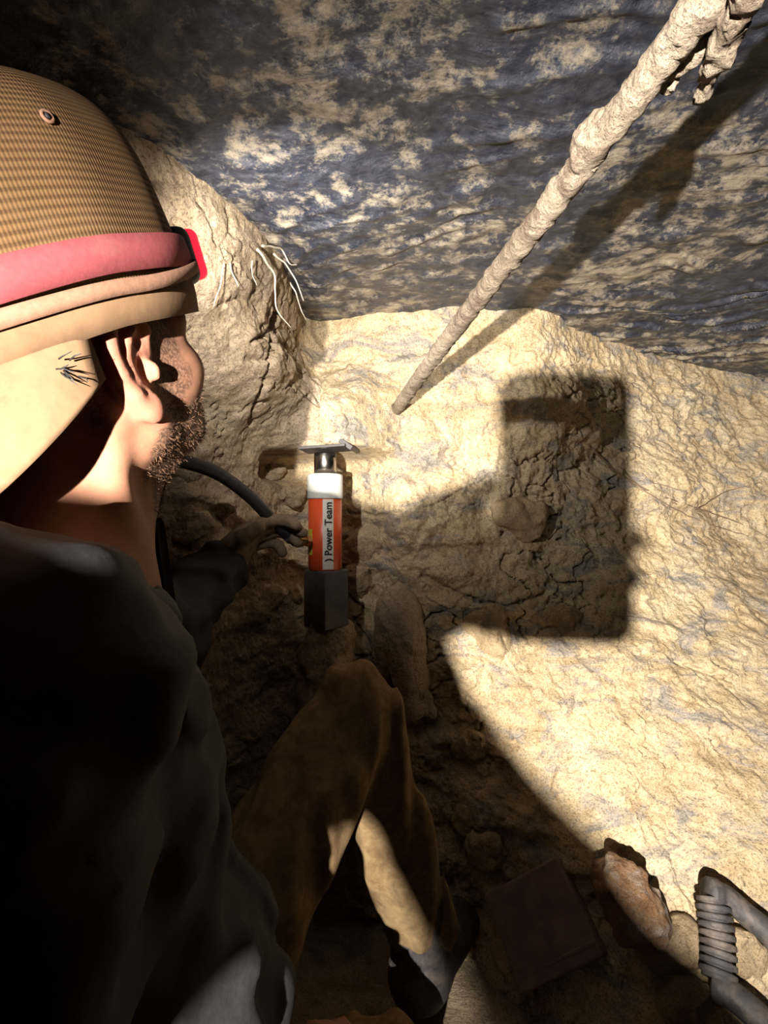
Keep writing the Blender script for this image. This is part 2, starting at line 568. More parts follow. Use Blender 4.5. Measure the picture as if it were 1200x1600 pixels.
# outward (towards the open pit) normal in plan
tan = np.gradient(0.5 * (Mc + Tc), axis=0)
ker = np.ones(41) / 41
tan = np.stack([np.convolve(np.pad(tan[:, i], 20, mode='edge'), ker, 'valid') for i in range(2)], 1)
nrm = np.stack([tan[:, 1], -tan[:, 0]], 1)
nrm /= np.linalg.norm(nrm, axis=1)[:, None]
P3 = np.concatenate([XY, Z[..., None]], -1)
left_w = 1 - sstep(-0.26, -0.10, XY[..., 0])          # 1 on the left face
D = 0.035 * fbm(P3 * 4.0, 4)
D += 0.014 * fbm(P3 * 14 + 5, 4)
D += 0.006 * fbm(P3 * 45 + 9, 3) + 0.0028 * fbm(P3 * 130 + 4, 2)
cr = np.abs(fbm(P3 * np.array((11, 11, 16)) + 51, 3)); D -= 0.015 * np.exp(-(cr / 0.040) ** 2) * sstep(-0.05, 0.25, fbm(P3 * 3 + 70, 2))
# broken clay layers: soft steps
lay = fbm(P3 * np.array((3, 3, 9)) + 31, 3)
D += 0.010 * np.tanh(6 * lay) * (0.35 + 0.65 * sstep(0.1, -0.3, Z))
# cracked crumbly steps on the left face
st = ridge(P3 * np.array((7, 7, 12)) + 3, 3)
D += left_w * 0.006 * (st - 0.9)
D *= 1 - 0.35 * left_w
edge = sstep(CEIL - 0.12, CEIL, Z)
D *= (1 - 0.55 * edge)
# the soil shelf over the jack and the hollow the jack stands in
bx = np.exp(-((XY[..., 0] + 0.115) / 0.115) ** 4)
D += bx * 0.165 * sstep(0.122, 0.140, Z) * (1 - sstep(0.20, 0.36, Z))
D -= bx * 0.045 * (1 - sstep(0.105, 0.140, Z)) * sstep(-0.42, -0.20, Z)
D -= 0.07 * np.exp(-(((XY[..., 0] + 0.20) / 0.05) ** 4 + ((Z - 0.10) / 0.032) ** 4))
# bright ridge right of the hollow and the lump of soil below it
D += 0.05 * np.exp(-(((XY[..., 0] - 0.05) / 0.05) ** 2 + ((Z + 0.02) / 0.10) ** 2))
D += 0.03 * np.exp(-(((XY[..., 0] - 0.12) / 0.10) ** 2 + ((Z + 0.30) / 0.08) ** 2))
P3[..., 0] += nrm[:, None, 0] * D
P3[..., 1] += nrm[:, None, 1] * D
# cracks, cut where the photograph shows them
def pix(P):
    return 600 + FPX * P[..., 0] / P[..., 1], 800 - FPX * P[..., 2] / P[..., 1]
U_, V_ = pix(np.where(P3[..., 1:2] > 0.2, P3, np.array((0, -1, 0.0))))
cut = np.zeros_like(U_)
CRACKS = [
    ([(1058, 1036), (1080, 1042), (1098, 1050), (1122, 1056), (1140, 1064)], 3.0, .020),
    ([(825, 1043), (845, 1030), (880, 1032), (920, 1028), (960, 1018)], 2.2, .010),
    ([(436, 450), (430, 500), (428, 545), (425, 580), (408, 620), (395, 660)], 4.0, .022),
    ([(425, 560), (400, 562), (385, 558)], 3.0, .012),
    ([(436, 480), (420, 520), (395, 535)], 3.0, .014),
    ([(545, 800), (600, 806), (625, 800)], 3.0, .012),
    ([(1190, 1130), (1185, 1145), (1200, 1160)], 3.0, .012),
    ([(870, 1165), (890, 1160), (905, 1162)], 2.2, .008),
    ([(1030, 1290), (1050, 1298), (1072, 1312)], 2.5, .010),
    ([(660, 900), (720, 930), (790, 950), (850, 930)], 4.0, .012),
]
for pts, wpx, dep in CRACKS:
    pts = np.array(pts, float)
    box = (U_ > pts[:, 0].min() - 20) & (U_ < pts[:, 0].max() + 20) & (V_ > pts[:, 1].min() - 20) & (V_ < pts[:, 1].max() + 20)
    if not box.any(): continue
    q = np.stack([U_[box], V_[box]], -1)
    q = q + 4.0 * np.stack([noise(np.c_[q / 14, np.zeros(len(q))]), noise(np.c_[q / 14, np.ones(len(q)) * 7.7])], -1)
    best = np.full(len(q), 1e9)
    for a, b in zip(pts[:-1], pts[1:]):
        ab = b - a
        t = np.clip(((q - a) @ ab) / (ab @ ab), 0, 1)
        best = np.minimum(best, np.linalg.norm(q - a - t[:, None] * ab, axis=1))
    cut[box] = np.maximum(cut[box], dep * np.exp(-(best / wpx) ** 2))
P3[..., 0] -= nrm[:, None, 0] * cut
P3[..., 1] -= nrm[:, None, 1] * cut

def strip(i0, i1):
    V = P3[i0:i1].reshape(-1, 3)
    n = i1 - i0
    a = (np.arange(n - 1)[:, None] * NV + np.arange(NV - 1)[None, :]).ravel()
    F = np.stack([a, a + 1, a + NV + 1, a + NV], 1)
    return V, F
isplit = int(np.argmin(np.abs(np.arange(NU) / (NU - 1) * (len(CTRL) - 1) - 5.6)))
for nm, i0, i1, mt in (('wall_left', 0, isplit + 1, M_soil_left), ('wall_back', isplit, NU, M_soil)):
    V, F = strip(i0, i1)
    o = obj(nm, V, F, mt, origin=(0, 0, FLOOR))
    tag(o, kind='structure')
allV, allF = strip(0, NU)
SOIL = BVHTree.FromPolygons([tuple(v) for v in allV], [tuple(int(i) for i in f) for f in allF])
del allF

def on_soil(x, y, default=1.1):
    """where the sight line of a pixel meets the soil face"""
    d = Vector(px(x, y, 1.0)).normalized()
    h, n, i, dist = SOIL.ray_cast(Vector((0, 0, 0)), d)
    if h is None:
        return px(x, y, default), np.array((0, -1.0, 0))
    n = np.array(n)
    if n @ np.array(d) > 0: n = -n
    return np.array(h), n

# ceiling: dirty plastic under the slab
def axis_pts(segs):
    out = []
    for a, b, n in segs:
        out.append(np.linspace(a, b, n, endpoint=False))
    out.append([segs[-1][1]])
    return np.concatenate(out)
xs = axis_pts([(-1.5, -.6, 30), (-.6, 1.5, 520), (1.5, 2.4, 20)])
ys = axis_pts([(-1.2, .1, 30), (.1, 1.9, 460), (1.9, 2.3, 10)])
Xg, Yg = np.meshgrid(xs, ys, indexing='ij')
Pc = np.stack([Xg, Yg, np.zeros_like(Xg)], -1)
warp = 0.16 * fbm(Pc * 2.2, 2)
wr = ridge(np.stack([Xg * 2.2 + 3, (Yg + warp + 0.22 * Xg) * 10, np.zeros_like(Xg)], -1), 2)
wr = np.clip(wr - 1.05, 0, 1)
mask = 0.12 + 1.1 * sstep(0.25, 0.8, Xg) + 0.35 * sstep(0.55, 0.65, fbm(Pc * 3.1 + 8, 2) + 0.5)
zc = CEIL - 0.030 * wr * mask * 0.75
zc += 0.014 * fbm(Pc * 3.0 + 2, 3) + 0.004 * fbm(Pc * 22 + 2, 3)
zc -= 0.055 * sstep(0.75, 1.35, Xg) * sstep(0.9, 1.7, Yg)
Vc = np.stack([Xg, Yg, zc], -1).reshape(-1, 3)
nX, nY = Xg.shape
a = (np.arange(nX - 1)[:, None] * nY + np.arange(nY - 1)[None, :]).ravel()
Fc = np.stack([a, a + 1, a + nY + 1, a + nY], 1)
o = obj('ceiling', Vc, Fc, M_plastic, origin=(0, 0, CEIL)); tag(o, kind='structure')

# floor of the pit
xs = np.linspace(-1.5, 2.4, 200); ys = np.linspace(-1.2, 1.3, 140)
Xg, Yg = np.meshgrid(xs, ys, indexing='ij')
Pf = np.stack([Xg, Yg, np.zeros_like(Xg)], -1)
zf = FLOOR + 0.012 * fbm(Pf * 5, 4) + 0.004 * fbm(Pf * 30, 2)
a = (np.arange(199)[:, None] * 140 + np.arange(139)[None, :]).ravel()
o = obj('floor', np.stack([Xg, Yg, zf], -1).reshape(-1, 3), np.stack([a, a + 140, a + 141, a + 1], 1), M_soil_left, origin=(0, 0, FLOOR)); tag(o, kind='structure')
# ================================================================== people: shared shapes
def head_field(q):
    """distance to a head in its own frame: x right, y forward, z up, origin at eye height"""
    d = s_ell(q, (0, -.012, .030), (.077, .098, .090))
    d = smin(d, s_ell(q, (0, .040, -.022), (.064, .054, .070)), .03)
    d = smin(d, s_ell(q, (0, .038, -.055), (.048, .050, .032)), .02)
    ax = np.abs(q[..., 0]); m = np.stack([ax, q[..., 1], q[..., 2]], -1)
    m0 = m
    d = smin(d, s_cap(m, (.052, .004, -.048), (.020, .074, -.070), .019, .016), .018)
    d = smin(d, s_cap(m, (.055, .000, -.020), (.053, .002, -.048), .017, .016), .02)
    d = smin(d, s_sph(m, (.0, .080, -.073), .018), .015)
    d = smin(d, s_ell(m, (.047, .055, -.020), (.020, .027, .020)), .018)
    d = smin(d, s_cap(m, (.052, .064, .020), (.010, .088, .018), .014), .012)
    d = smax(d, -s_sph(m, (.033, .098, .001), .014), .008)
    d = np.minimum(d, s_sph(m, (.032, .076, .000), .0125))
    d = smin(d, s_cap(m, (0, .088, .008), (0, .102, -.028), .008, .0110), .010)
    d = smin(d, s_sph(m, (.012, .094, -.032), .008), .006)
    d = smin(d, s_cap(m, (.0, .090, -.052), (.020, .081, -.054), .0065, .004), .006)
    d = smin(d, s_cap(m, (.0, .089, -.061), (.018, .081, -.060), .007, .004), .006)
    # ears
    ce, se = math.cos(.15), math.sin(.15)
    m = np.stack([m0[..., 0], ce * m0[..., 1] - se * m0[..., 2], se * m0[..., 1] + ce * m0[..., 2]], -1)
    pts = [(.074, .012, .004), (.077, .013, .020), (.079, .006, .031), (.081, -.008, .034), (.083, -.020, .025), (.084, -.024, .010),
           (.083, -.020, -.006), (.082, -.012, -.020), (.080, -.003, -.032)]
    e = None
    for a, b, r in zip(pts[:-1], pts[1:], (.0038, .0045, .0050, .0055, .0058, .0055, .0052, .0058)):
        c = s_cap(m, a, b, r); e = c if e is None else smin(e, c, .002)
    e = smin(e, s_ell(m, (.081, .001, -.031), (.0055, .008, .011)), .004)
    plate = s_ell(m, (.074, -.007, .004), (.0080, .020, .031))
    e = smin(e, plate, .003)
    ah = None
    for a, b in zip([(.080, .000, .021), (.082, -.008, .014), (.082, -.012, .002), (.081, -.008, -.012)], [(.082, -.008, .014), (.082, -.012, .002), (.081, -.008, -.012), (.080, -.001, -.019)]):
        c = s_cap(m, a, b, .0034); ah = c if ah is None else smin(ah, c, .002)
    e = smin(e, ah, .003)
    e = smin(e, s_ell(m, (.081, .009, -.007), (.005, .004, .007)), .003)                  # tragus
    e = smax(e, -s_ell(m, (.086, .002, .012), (.0085, .006, .007)), .002)                  # upper hollow
    e = smax(e, -s_ell(m, (.083, .001, -.005), (.012, .0045, .009)), .002)               # canal
    d = smin(d, e, .005)
    return d

def head_tone(q):
    """R = hair/stubble, G = flush, B = eye white"""
    ax = np.abs(q[:, 0])
    x, y, z = q[:, 0], q[:, 1], q[:, 2]
    n = 0.012 * fbm(q * 60, 2)
    ear = ((ax > .079) | ((ax > .074) & (y > -.03) & (y < .018))) & (y < .022) & (y > -.045) & (z > -.048) & (z < .045)
    beard = sstep(-.030, -.044, z + n + 0.25 * np.clip(.03 - y, 0, .05)) * sstep(-.010, .004, y + n)
    beard = np.maximum(beard, sstep(-.026, -.040, z) * sstep(.075, .085, y) * 0.8)
    side = sstep(.004, .012, y + n) * sstep(.058, .044, y + n + .25 * np.clip(-z, 0, 1)) * sstep(-.05, -.03, z) * sstep(.055, .06, ax) * .85
    scalp = sstep(.035, .055, z + n - 0.5 * np.clip(y - .06, 0, 1)) * (y < .09)
    back = sstep(-.02, -.035, y) * sstep(-.045, -.015, z + n) * .8
    brow = sstep(.006, .002, np.abs(z - .022)) * sstep(.06, .07, y) * (ax > .012)
    R = np.clip(np.maximum.reduce([beard, side, scalp, back, brow]), 0, 1) * (~ear)
    lips = ((z < -.047) & (z > -.067) & (y > .081) & (ax < .024)).astype(float)
    R = R * (1 - lips)
    G = np.maximum(0.35 * ear, lips * .8)
    eye = (np.linalg.norm(np.c_[ax - .032, y - .076, z], axis=1) < .0138) & (y > .078)
    return np.c_[R * (~eye), G, eye.astype(float) * .9, np.ones(len(q))]

def hand_field(P, wrist, d, n, s, curls, spread=.0195, k=1.0, thumb_dir=None, fat=1.0):
    """hand with five fingers. d: finger direction, n: palm side, s: thumb side. curls: 4 fingers x base curl (radians per joint)"""
    d, n, s = (np.asarray(v, float) / np.linalg.norm(v) for v in (d, n, s))
    M = np.stack([s, d, n], 1)
    w = np.asarray(wrist, float)
    f = s_ell(P, w + .048 * k * d, (.041 * k * fat, .052 * k, .016 * k * fat), M)
    f = smin(f, s_cap(P, w - .01 * k * d, w + .02 * k * d, .026 * k * fat), .02)
    L = [(.045, .027, .022), (.050, .031, .024), (.046, .029, .023), (.036, .021, .020)]
    for i in range(4):
        p = w + .090 * k * d + s * spread * k * (1.5 - i) - (.008 * k * d if i in (0, 3) else 0)
        ang = 0
        r = .0095 * k * fat * (0.9 if i == 3 else 1)
        g = None
        for j in range(3):
            ang += curls[i] * (0.8 if j == 0 else 1.0)
            q = p + L[i][j] * k * (math.cos(ang) * d + math.sin(ang) * n)
            c = s_cap(P, p, q, r, r * .92)
            g = c if g is None else smin(g, c, .004)
            p = q; r *= .93
        f = smin(f, g, .006)
    td = (0.55 * d + 0.75 * s + 0.45 * n) if thumb_dir is None else np.asarray(thumb_dir, float)
    td = td / np.linalg.norm(td)
    p = w + .022 * k * d + .024 * k * s
    q = p + .045 * k * td
    td2 = 0.8 * td + 0.5 * d + .2 * n; td2 /= np.linalg.norm(td2)
    r2 = q + .032 * k * td2
    f = smin(f, smin(s_cap(P, p, q, .014 * k * fat, .0115 * k * fat), s_cap(P, q, r2, .0115 * k * fat, .0095 * k * fat), .004), .010)
    return f

def set_tone(o, tone):
    at = o.data.attributes.new('tone', 'FLOAT_COLOR', 'POINT')
    at.data.foreach_set('color', np.asarray(tone, dtype=np.float32).ravel())

# ================================================================== the worker
HS = 1.08
HC = np.array((-.256, .435, .112))
HM = axes(yaw=math.radians(27), pitch=math.radians(28), roll=math.radians(2))   # columns right, forward, up
def HL2W(q): return HS * np.asarray(q) @ HM.T + HC
Fd = np.array((.85, .527, 0)); Rd = np.array((.527, -.85, 0)); Zd = np.array((0, 0, 1.0))
NB = np.array((-.262, .415, -.028))
SR = NB + .165 * Rd - .05 * Zd
SL = NB - .165 * Rd - .05 * Zd
CH = NB + .015 * Fd - .18 * Zd
BE = NB + .062 * Fd - .40 * Zd
PE = np.array((-.205, .44, -.60))
HR = PE + .09 * Rd; HLj = PE - .09 * Rd
KL = px(552, 1105, .86); AL = px(655, 1440, .90)
KR = np.array((-.02, .66, -.70)); AR = np.array((-.18, .40, -.79))
ER = np.array((-.20, .22, -.37)); WR = np.array((-.10, .47, -.50))
EL = np.array((-.335, .80, -.185)); WL = px(338, 893, .985)
TM = np.stack([Rd, Fd, Zd], 1)

worker = thing('person', 'man in backwards tan cap and black shirt crouching in the dug-out beside the jack', 'person', (PE[0], PE[1], FLOOR))

# --- body: head, neck and chest in fine steps; arms and legs inside the clothes
G = grid((-.43, .28, -.19), (-.11, .61, .285), .0024)
q = (G - HC) @ HM / HS
d = head_field(q) * HS
neck_top = HL2W((0, -.028, -.060)); 
nk = s_cap(G, neck_top, NB + np.array((0, 0, -.03)), .056, .060)
throat = s_cap(G, HL2W((0, .035, -.080)), NB + .030 * Fd - .02 * Zd, .026, .040)
nk = smin(nk, throat, .03)
nk = smin(nk, s_cap(G, HL2W((.062, -.028, -.035)), NB + .052 * Fd + .012 * Rd - .035 * Zd, .010, .012), .022)     # neck muscle
d = smin(d, nk, .025)
tr = s_cap(G, NB + .10 * Rd - .045 * Zd, NB - .10 * Rd - .045 * Zd, .050)
tr = smin(tr, s_ell(G, CH + .01 * Zd, (.15, .085, .17), TM), .05)
d = smin(d, tr, .045)
V1, Q1 = nets(G, d)
del G, q, d, nk, throat, tr
G = grid((-.46, .10, -.86), (.16, 1.16, -.02), .011)
d = s_ell(G, CH - .02 * Zd, (.15, .085, .16), TM)
d = smin(d, s_ell(G, BE, (.13, .085, .16), TM), .05)
d = smin(d, s_ell(G, PE, (.14, .10, .10), TM), .05)
for a, b, r0, r1 in ((SR, ER, .045, .036), (ER, WR, .036, .026), (SL, EL, .045, .036), (EL, WL, .036, .026),
                     (HR, KR, .070, .048), (KR, AR, .048, .034), (HLj, KL, .070, .046), (KL, AL, .046, .034)):
    d = smin(d, s_cap(G, a, b, r0, r1), .03)
d = smin(d, hand_field(G, WR, (.6, .75, -.35), (.1, -.3, -1), (-.6, .5, .2), (.3, .3, .3, .3)), .015)
V2, Q2 = nets(G, d)
body = obj('body', np.concatenate([V1, V2]), np.concatenate([Q1, Q2 + len(V1)]), M_skin, worker)
tone = np.concatenate([head_tone((V1 - HC) @ HM / HS), np.tile((0, 0, 0, 1.0), (len(V2), 1))])
low = (V1[:, 2] < NB[2] + .02)
tone[:len(V1)][low] = (0, .05, 0, 1)
set_tone(body, tone)
del G, d

# --- beard: short curled hairs on the jaw
rng = np.random.RandomState(11)
hq = (V1 - HC) @ HM / HS
cand = np.where((tone[:len(V1), 0] > .5) & (hq[:, 2] < -.034) & (hq[:, 1] > -.012))[0]
Vh = []; Fh = []
nrm_b = np.zeros((len(V1) + len(V2), 3), dtype=np.float32)
body.data.vertices.foreach_get('normal', nrm_b.ravel())
for i in rng.choice(cand, min(len(cand), 7000)):
    p = V1[i] + rng.normal(0, .0008, 3); n = nrm_b[i]
    dirn = n * .6 + HM[:, 2] * -.55 + HM[:, 1] * .25 + rng.normal(0, .35, 3); dirn /= np.linalg.norm(dirn)
    side = np.cross(dirn, rng.normal(0, 1, 3)); side /= np.linalg.norm(side)
    ln = rng.uniform(.0016, .0032); w = .00020
    bend = rng.normal(0, .0012, 3)
    k = len(Vh)
    Vh += [p - side * w, p + side * w, p + dirn * ln * .55 + side * w * .8 + bend, p + dirn * ln * .55 - side * w * .8 + bend, p + dirn * ln + bend * .3]
    Fh += [(k, k + 1, k + 2, k + 3), (k + 3, k + 2, k + 4)]
M_hair = simple('brown_beard_hair', (0.11, 0.062, 0.038), 0.95, 0, 80, 0.4, 0, spec=0.05)
o = obj('beard', np.array(Vh), Fh, M_hair, worker, smooth=False); tag(o, 'short curly brown beard', kind='stuff')

# --- shirt
G = grid((-.50, .08, -.66), (.02, 1.04, .02), .0062)
d = s_cap(G, NB + .12 * Rd - .052 * Zd, NB - .12 * Rd - .052 * Zd, .062)
d = smin(d, s_ell(G, CH - .02 * Zd, (.175, .112, .19), TM), .05)
d = smin(d, s_ell(G, BE + .005 * Fd, (.16, .118, .17), TM), .05)
d = smin(d, s_ell(G, PE + .04 * Zd, (.165, .125, .09), TM), .04)
for a, b, r0, r1 in ((SR, ER, .068, .060), (ER, WR, .060, .044), (SL, EL, .066, .068), (EL, WL - .015 * (WL - EL) / np.linalg.norm(WL - EL), .070, .056)):
    d = smin(d, s_cap(G, a, b, r0, r1), .030)
hole = s_cap(G, NB + .008 * Fd + .004 * Rd + .10 * Zd, NB + .010 * Fd + .006 * Rd - .018 * Zd, .082, .066)
vee = s_cap(G, NB + .045 * Fd + .03 * Rd + .03 * Zd, NB + .066 * Fd + .058 * Rd - .036 * Zd, .050, .006)
d = smax(d, -smin(hole, vee, .02), .006)
fold = fbm(G * np.array((9., 9., 16.)) + 4, 3) * .007 + .006 * np.tanh(5 * noise(G * np.array((14., 14., 22.)) + 2))
d = d + fold
V, Q = nets(G, d)
shirt = obj('shirt', V, Q, M_shirt, worker); tag(shirt, 'black cotton shirt with creased sleeves')
del G, d, fold, hole, vee
# collar standing round the neck, open at the throat
Vc_, Fc_ = [], []
na = 44
for i in range(na):
    t = -3.0 + 2.5 * i / (na - 1)          # angle round the neck measured from the nape
    dr = -Fd * math.cos(t) + Rd * math.sin(t)
    drop = -.004 + .016 * sstep(1.0, 2.0, abs(t)) - .010 * sstep(2.2, 2.55, abs(t)); push = .008 * sstep(1.5, 2.55, abs(t))
    r0 = .070 + push; low = .045 * sstep(1.0, 2.3, abs(t))
    for (rr, zz) in ((r0 + .012 * sstep(1., 2.3, abs(t)) + .004, drop - .016 - low), (r0 + .005, drop + .016), (r0 + .002, drop + .021), (r0 - .002, drop + .016), (r0 + .010 * sstep(1., 2.3, abs(t)) - .002, drop - .018 - low)):
        wob = .002 * math.sin(5 * t)
        Vc_.append(NB + .010 * Fd + dr * (rr + wob) + Zd * zz)
    if i:
        for k in range(5):
            a = (i - 1) * 5 + k; b = (i - 1) * 5 + (k + 1) % 5
            Fc_.append((a, b, b + 5, a + 5))
Fc_.append((0, 1, 2, 3, 4)); Fc_.append(tuple((na - 1) * 5 + k for k in range(5))[::-1])
obj('collar', np.array(Vc_), Fc_, M_shirt, worker)
# cuff seam
cdir = (WL - EL) / np.linalg.norm(WL - EL)

# --- trousers
G = grid((-.42, .22, -.86), (.18, 1.06, -.16), .0070)
d = s_ell(G, PE, (.155, .115, .10), TM)
d2 = smin(s_cap(G, HR, KR, .088, .068), s_cap(G, KR, AR, .066, .055), .02)
d3 = smin(s_cap(G, HLj, KL, .090, .066), s_cap(G, KL + np.array((.006, 0, -.01)), AL, .064, .056), .025)
d = smin(d, smin(d2, d3, .02), .03)
fold = .009 * fbm(G * np.array((7., 7., 5.)) + 12, 3) + .007 * np.tanh(4 * noise(G * np.array((26., 14., 5.)) + 1))
d = d + fold
V, Q = nets(G, d)
tro = obj('trousers', V, Q, M_trouser, worker); tag(tro, 'muddy khaki work trousers with creased knees')
del G, d, d2, d3, fold
# boots
for nm, A, dr in (('boot', AL, np.array((.55, .8, 0))), ('boot', AR, np.array((.2, -.95, 0)))):
    dr = dr / np.linalg.norm(dr)
    G = grid(A + np.array((-.2, -.2, -.17)), A + np.array((.2, .22, .10)), .009)
    heel = np.array((A[0], A[1], max(FLOOR + .045, A[2] - .09)))
    d = smin(s_cap(G, A + .04 * Zd, heel, .048, .045), s_cap(G, heel, heel + .15 * dr - np.array((0, 0, .005)), .045, .038), .03)
    d = smax(d, (FLOOR + .012) - G[..., 2], .004) if A is AR else d
    V, Q = nets(G, d)
    b = obj('boot', V, Q, M_handle, worker)
# --- glove of the reaching hand, closed on the hose coupling
hd = np.array((.50, .60, .62)); hn = np.array((.55, -.35, -.55)); hs = np.array((.25, -.45, .85))
hd /= np.linalg.norm(hd); hn = hn - hd * (hn @ hd); hn /= np.linalg.norm(hn); hs = np.cross(hn, hd); hs = hs if hs[2] > 0 else -hs
G = grid(WL + np.array((-.09, -.09, -.10)), WL + np.array((.17, .20, .17)), .003)
d = hand_field(G, WL + .01 * hd, hd, hn, hs, (.55, .62, .68, .75), k=1.02, fat=1.35)
d = smin(d, s_cap(G, WL - .03 * cdir, WL + .015 * hd, .040, .030), .012)
d = d + .0016 * fbm(G * 60, 3)
V, Q = nets(G, d)
gl = obj('glove', V, Q, M_glove, worker); tag(gl, 'dirty brown work glove')

# --- cap, worn backwards
Rx, Ry = .0965, .1225
def cap_hem(a):            # a measured from the back of the head, turning to the right ear
    return .032 + .006 * math.cos(a) - .020 * max(0, math.cos(a)) ** 1.5
def cap_pt(a, t, off=0.0):
    h = cap_hem(a)
    e = t * math.pi / 2
    rr = max(0.0, math.cos(e)) ** (0.32 + .20 * max(0, math.cos(a)))
    top = .184 + .008 * math.cos(a) * math.cos(e) - .020 * t * t
    z = h + (top - h) * (math.sin(e) ** 1.05 if e > 0 else e / (math.pi / 2) * 1.4)
    bul = 1 + .05 * math.sin(min(1, max(0, t)) * math.pi)
    x = (Rx * bul * rr + off) * math.sin(a)
    y = -(Ry * bul * rr + off) * math.cos(a) - .008
    # the tall front panels (over the nape now) lean out a little; small dents in the soft mesh
    return np.array((x, y, z + off * t)) + .0016 * float(noise(np.array((x * 22, y * 22, z * 22)))) * np.array((x, y, 0)) / .09
NA, NT = 96, 34
Vq = []; Fq = []; uvq = []
for j in range(NT + 1):
    for i in range(NA):
        Vq.append(cap_pt(2 * math.pi * i / NA, j / NT))
for j in range(NT):
    for i in range(NA):
        i2 = (i + 1) % NA
        Fq.append((j * NA + i, j * NA + i2, (j + 1) * NA + i2, (j + 1) * NA + i))
capo = obj('cap', HL2W(Vq), Fq, M_cap, worker)
tag(capo, 'tan ribbed mesh cap worn backwards')
uvl = capo.data.uv_layers.new(name='UVMap')
for poly in capo.data.polygons:
    for li in poly.loop_indices:
        vi = capo.data.loops[li].vertex_index
        j, i = divmod(vi, NA)
        i_ = i
        if i == 0 and (poly.vertices[0] % NA) == NA - 1: i_ = NA
        uvl.data[li].uv = (i_ / NA * 3.4, j / NT)
md = capo.modifiers.new('thick', 'SOLIDIFY'); md.thickness = .002; md.offset = -1
def band(t0, t1, off, a0=0, a1=2 * math.pi, n=96, thick=.002, fn=None):
    V = []; F = []
    closed = abs(a1 - a0 - 2 * math.pi) < 1e-6
    m = n if closed else n + 1
    for i in range(m):
        a = a0 + (a1 - a0) * i / n
        u0, u1, of = (t0, t1, off) if fn is None else fn(a)
        for (t, o_) in ((u0, of), (u0, of + thick), ((u0 + u1) / 2, of + thick * 1.25), (u1, of + thick), (u1, of), ((u0 + u1) / 2, of)):
            V.append(cap_pt(a, t, o_))
    for i in range(n):
        i2 = (i + 1) % m
        for k in range(6):
            k2 = (k + 1) % 6
            F.append((i * 6 + k, i2 * 6 + k, i2 * 6 + k2, i * 6 + k2))
    if not closed:
        F.append(tuple(range(6))); F.append(tuple((m - 1) * 6 + k for k in range(6))[::-1])
    return HL2W(V), F
V, F = band(-.035, .085, .0012)
hb = obj('hem_band', V, F, M_brim, capo)
# brim: over the nape
Vb = []; Fb = []
nb, nl = 40, 14
AB = 1.30
for i in range(nb + 1):
    a = -AB + 2 * AB * i / nb
    ln = .086 * (1 - (abs(a) / AB) ** 2.6) + .002
    for j in range(nl + 1):
        s_ = j / nl
        p = cap_pt(a, -.02, .001)
        out = np.array((.34 * math.sin(a), -.66, -.72))
        out = out / np.linalg.norm(out)
        p = p + out * ln * s_ + np.array((0, 0, -.014 * (abs(a) / AB) ** 2 * s_ - .012 * s_ * s_))
        Vb.append(p)
for i in range(nb):
    for j in range(nl):
        k = i * (nl + 1) + j
        Fb.append((k, k + 1, k + nl + 2, k + nl + 1))
br = obj('brim', HL2W(Vb), Fb, M_brim, capo)
md = br.modifiers.new('thick', 'SOLIDIFY'); md.thickness = .0035; md.offset = 0
bw = HL2W(Vb)
bu, bv = pix(bw)
ib = int(np.argmin((bu - 108) ** 2 + (bv - 578) ** 2))
rt = np.random.RandomState(4)
tears = []
for k in range(9):
    p = bw[ib] + rt.normal(0, .003, 3) + np.array((.001, -.0035, 0))
    dd = np.array((rt.uniform(.3, 1), -.25, rt.uniform(-.9, .3))); dd /= np.linalg.norm(dd)
    tears.append(tube([p, p + dd * .005 + rt.normal(0, .001, 3), p + dd * rt.uniform(.008, .014)], [.0006, .0005, .0002], 5))
V, F = join(tears)
fz = obj('frayed_threads', V, F, M_black, capo); tag(fz, kind='stuff')
# eyelets with pale stitching
for a, t in ((.50, .50), (.50 + 1.05, .50), (.50 - 1.05 * 1.6, .50)):
    c = cap_pt(a, t, .0012); e1 = cap_pt(a + .03, t, .0012) - c; e2 = cap_pt(a, t + .03, .0012) - c
    e1 /= np.linalg.norm(e1); e2 -= e1 * (e1 @ e2); e2 /= np.linalg.norm(e2)
    ring = [c + .0030 * (math.cos(k) * e1 + math.sin(k) * e2) for k in np.linspace(0, 2 * math.pi, 17)]
    V, F = tube([HL2W(p) for p in ring], .0011, 6)
    obj('eyelet', V, F, M_tanstrap, capo)
    V, F = tube([HL2W(c), HL2W(c + .0012 * np.cross(e1, e2))], .0018, 10)
    obj('eyelet_hole', V, F, M_black, capo)

# ================================================================== the worker's head torch
ht = thing('head_torch', 'pink strap head torch with red lamp worn over the tan cap', 'headlamp', HL2W(cap_pt(math.pi, .1, .0)))
def strapfn(a):
    w = .5 - .5 * math.cos(a)       # 0 at the back, 1 at the forehead
    return (.085 + .03 * w, .172 + .035 * w, .0042)
V, F = band(0, 0, 0, thick=.0022, fn=strapfn)
obj('strap', V, F, M_strap, ht)
V, F = band(0, 0, 0, math.pi * .05, math.pi * .95, 60, .0018, lambda a: (.045 + .075 * sstep(.5, .95, a / math.pi), .085 + .065 * sstep(.5, .95, a / math.pi), .0050 + .003 * sstep(.5, .8, a / math.pi)))
obj('strap_tail', V, F, M_tanstrap, ht)
fr = cap_pt(math.pi, .16, .016)
MB_ = HM
V, F = rbox((.054, .028, .052), .011, HM, HL2W(fr + np.array((0, .008, 0))), 4)
hs_ = obj('lamp_housing', V, F, M_darkplastic, ht)
fr2 = fr + np.array((0, .024, 0))
V, F = rbox((.048, .018, .046), .008, HM, HL2W(fr2), 4)
obj('lamp_lens', V, F, M_red, ht)
